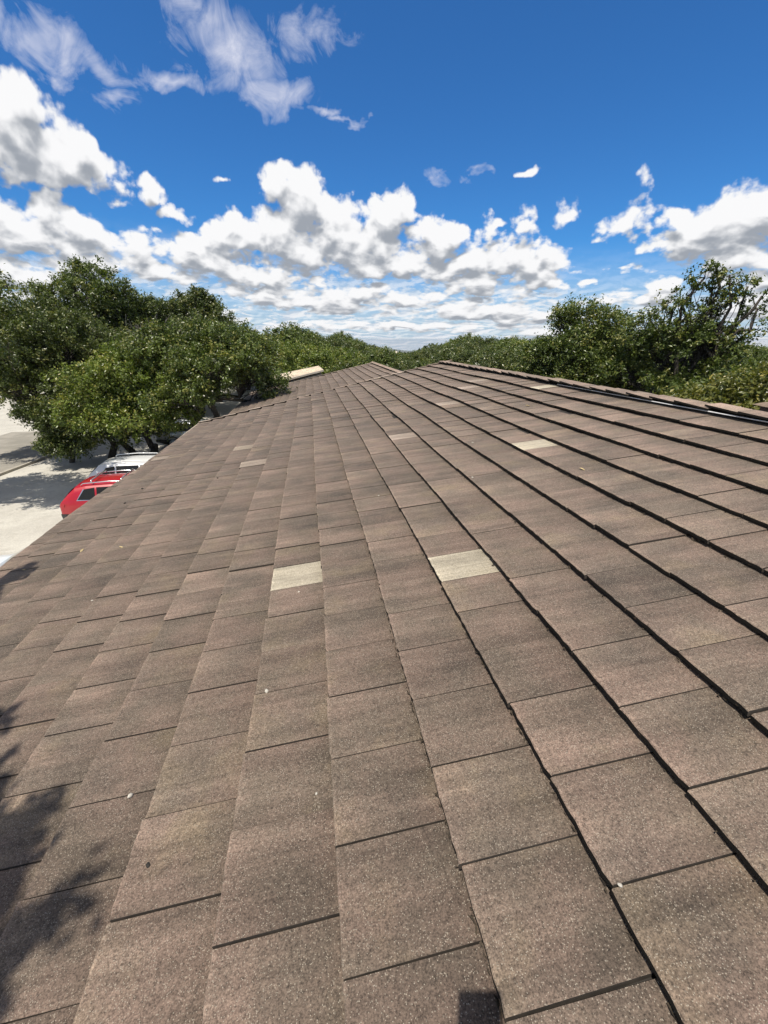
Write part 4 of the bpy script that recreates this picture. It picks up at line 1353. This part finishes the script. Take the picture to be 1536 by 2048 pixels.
def pebble(s, u, r, label, mat=None, name='pebble', seed=0):
    g = random.Random(seed)
    k = math.floor((s - S0) / E_)
    ds, dn = wob(S0 + k * E_, u)
    n = LIFT + dn - (s - S0 - k * E_) * math.tan(TILT)
    bm = bmesh.new()
    bmesh.ops.create_icosphere(bm, subdivisions=2, radius=r)
    for v in bm.verts:
        v.co *= 1 + g.uniform(-0.22, 0.22)
        v.co.z *= 0.62
        v.co.x *= 1.25
    me = bpy.data.meshes.new(name)
    bm.to_mesh(me); bm.free()
    me.polygons.foreach_set('use_smooth', [True] * len(me.polygons))
    o = link(name, me, mat or M_PEB)
    o.location = W(s, u, n + r * 0.3)
    o.scale = (0.72, 0.72, 0.72)
    o.rotation_euler = (g.uniform(-.2, .2), g.uniform(-.4, 0), g.uniform(0, 6))
    return tag(o, label, name)


def dry_leaf(s, u, r, label, seed):
    g = random.Random(seed)
    k = math.floor((s - S0) / E_)
    n = LIFT + wob(S0 + k * E_, u)[1] - (s - S0 - k * E_) * math.tan(TILT)
    V = [(-r, 0, 0), (-r * .3, r * .42, r * .16), (r * .5, r * .36, r * .2), (r * 1.05, 0, r * .05), (r * .5, -r * .36, r * .22), (-r * .3, -r * .42, r * .12), (0, 0, r * 0.02)]
    F = [(6, 0, 1)[::-1], (6, 1, 2)[::-1], (6, 2, 3)[::-1], (6, 3, 4)[::-1], (6, 4, 5)[::-1], (6, 5, 0)[::-1]]
    o = link('dry_leaf', mesh_py('dry_leaf', V, F), M_LEAF)
    o.location = W(s, u, n + 0.003)
    o.rotation_euler = (0, -TH, g.uniform(0, 6))
    return tag(o, label, 'leaf')


pebble(-0.650, 1.685, 0.012, 'whitish pebble on a joint two rows below the pale tile', seed=0)
pebble(-1.208, 1.352, 0.014, 'whitish pebble on a joint beside the tree shadow', seed=1)
pebble(1.566, 4.766, 0.013, 'whitish pebble left of the far pale tile', seed=2)
pebble(0.427, 0.572, 0.008, 'small whitish stone by the dark row gap near the right edge', seed=3)
pebble(-0.417, 1.111, 0.006, 'tiny white stone in the middle of the near tiles', seed=4)
pebble(0.267, 3.898, 0.010, 'tiny white stone left of a dark row line in mid roof', seed=5)
pebble(-0.511, 2.544, 0.009, 'small stone at the corner of the pale tile', seed=6)
pebble(-2.594, 2.838, 0.012, 'whitish pebble near the left edge of the roof', seed=7)
dry_leaf(-2.935, 4.552, 0.030, 'curled dry leaf near the eave with a darker one beside it', 8)
dry_leaf(-2.436, 4.352, 0.028, 'dry leaf lying a little way in from the eave', 9)
dry_leaf(-3.521, 4.491, 0.020, 'dry leaf in the shadow by the eave', 10)
dry_leaf(2.797, 5.801, 0.050, 'pale dry leaf on the upper rows below the ridge', 11)
pebble(-1.012, 1.028, 0.010, 'small black seed on the near tiles', M_DARK, 'seed', 12)
pebble(-3.073, 6.753, 0.020, 'dark crumb on a joint near the red car', M_DARK, 'seed', 13)
pebble(-3.101, 6.138, 0.020, 'dark crumb lying close to the eave', M_DARK, 'seed', 14)
pebble(-1.776, 6.163, 0.015, 'dark crumb on the mid left tiles', M_DARK, 'seed', 15)
dry_leaf(1.990, 3.215, 0.030, 'pale leaf scrap beside a row line on the upper right tiles', 16)
pebble(1.161, 3.678, 0.012, 'whitish pebble in the middle of the upper tiles', seed=17)
pebble(-2.263, 3.307, 0.012, 'pale pebble on the left tiles above the tree shadow', seed=18)
# phone that takes the picture; its shadow falls on the roof ahead
ph = empty('phone', CAM - FWD * 0.020, 'phone held up to take the picture, its shadow on the near tiles', 'phone')
ph.matrix_world = Matrix(((RIGHT.x, UP.x, -FWD.x, (CAM - FWD * 0.020).x), (RIGHT.y, UP.y, -FWD.y, (CAM - FWD * 0.020).y), (RIGHT.z, UP.z, -FWD.z, (CAM - FWD * 0.020).z), (0, 0, 0, 1)))
b = MB().box(-0.083, 0.022, -0.115, 0.042, -0.002, 0.006)
b.build('case', simple('black phone case', (0.02, 0.02, 0.022), 0.5), ph)
MB().box(-0.080, 0.019, -0.112, 0.039, 0.0065, 0.0075).build('screen', M_GLASS, ph)
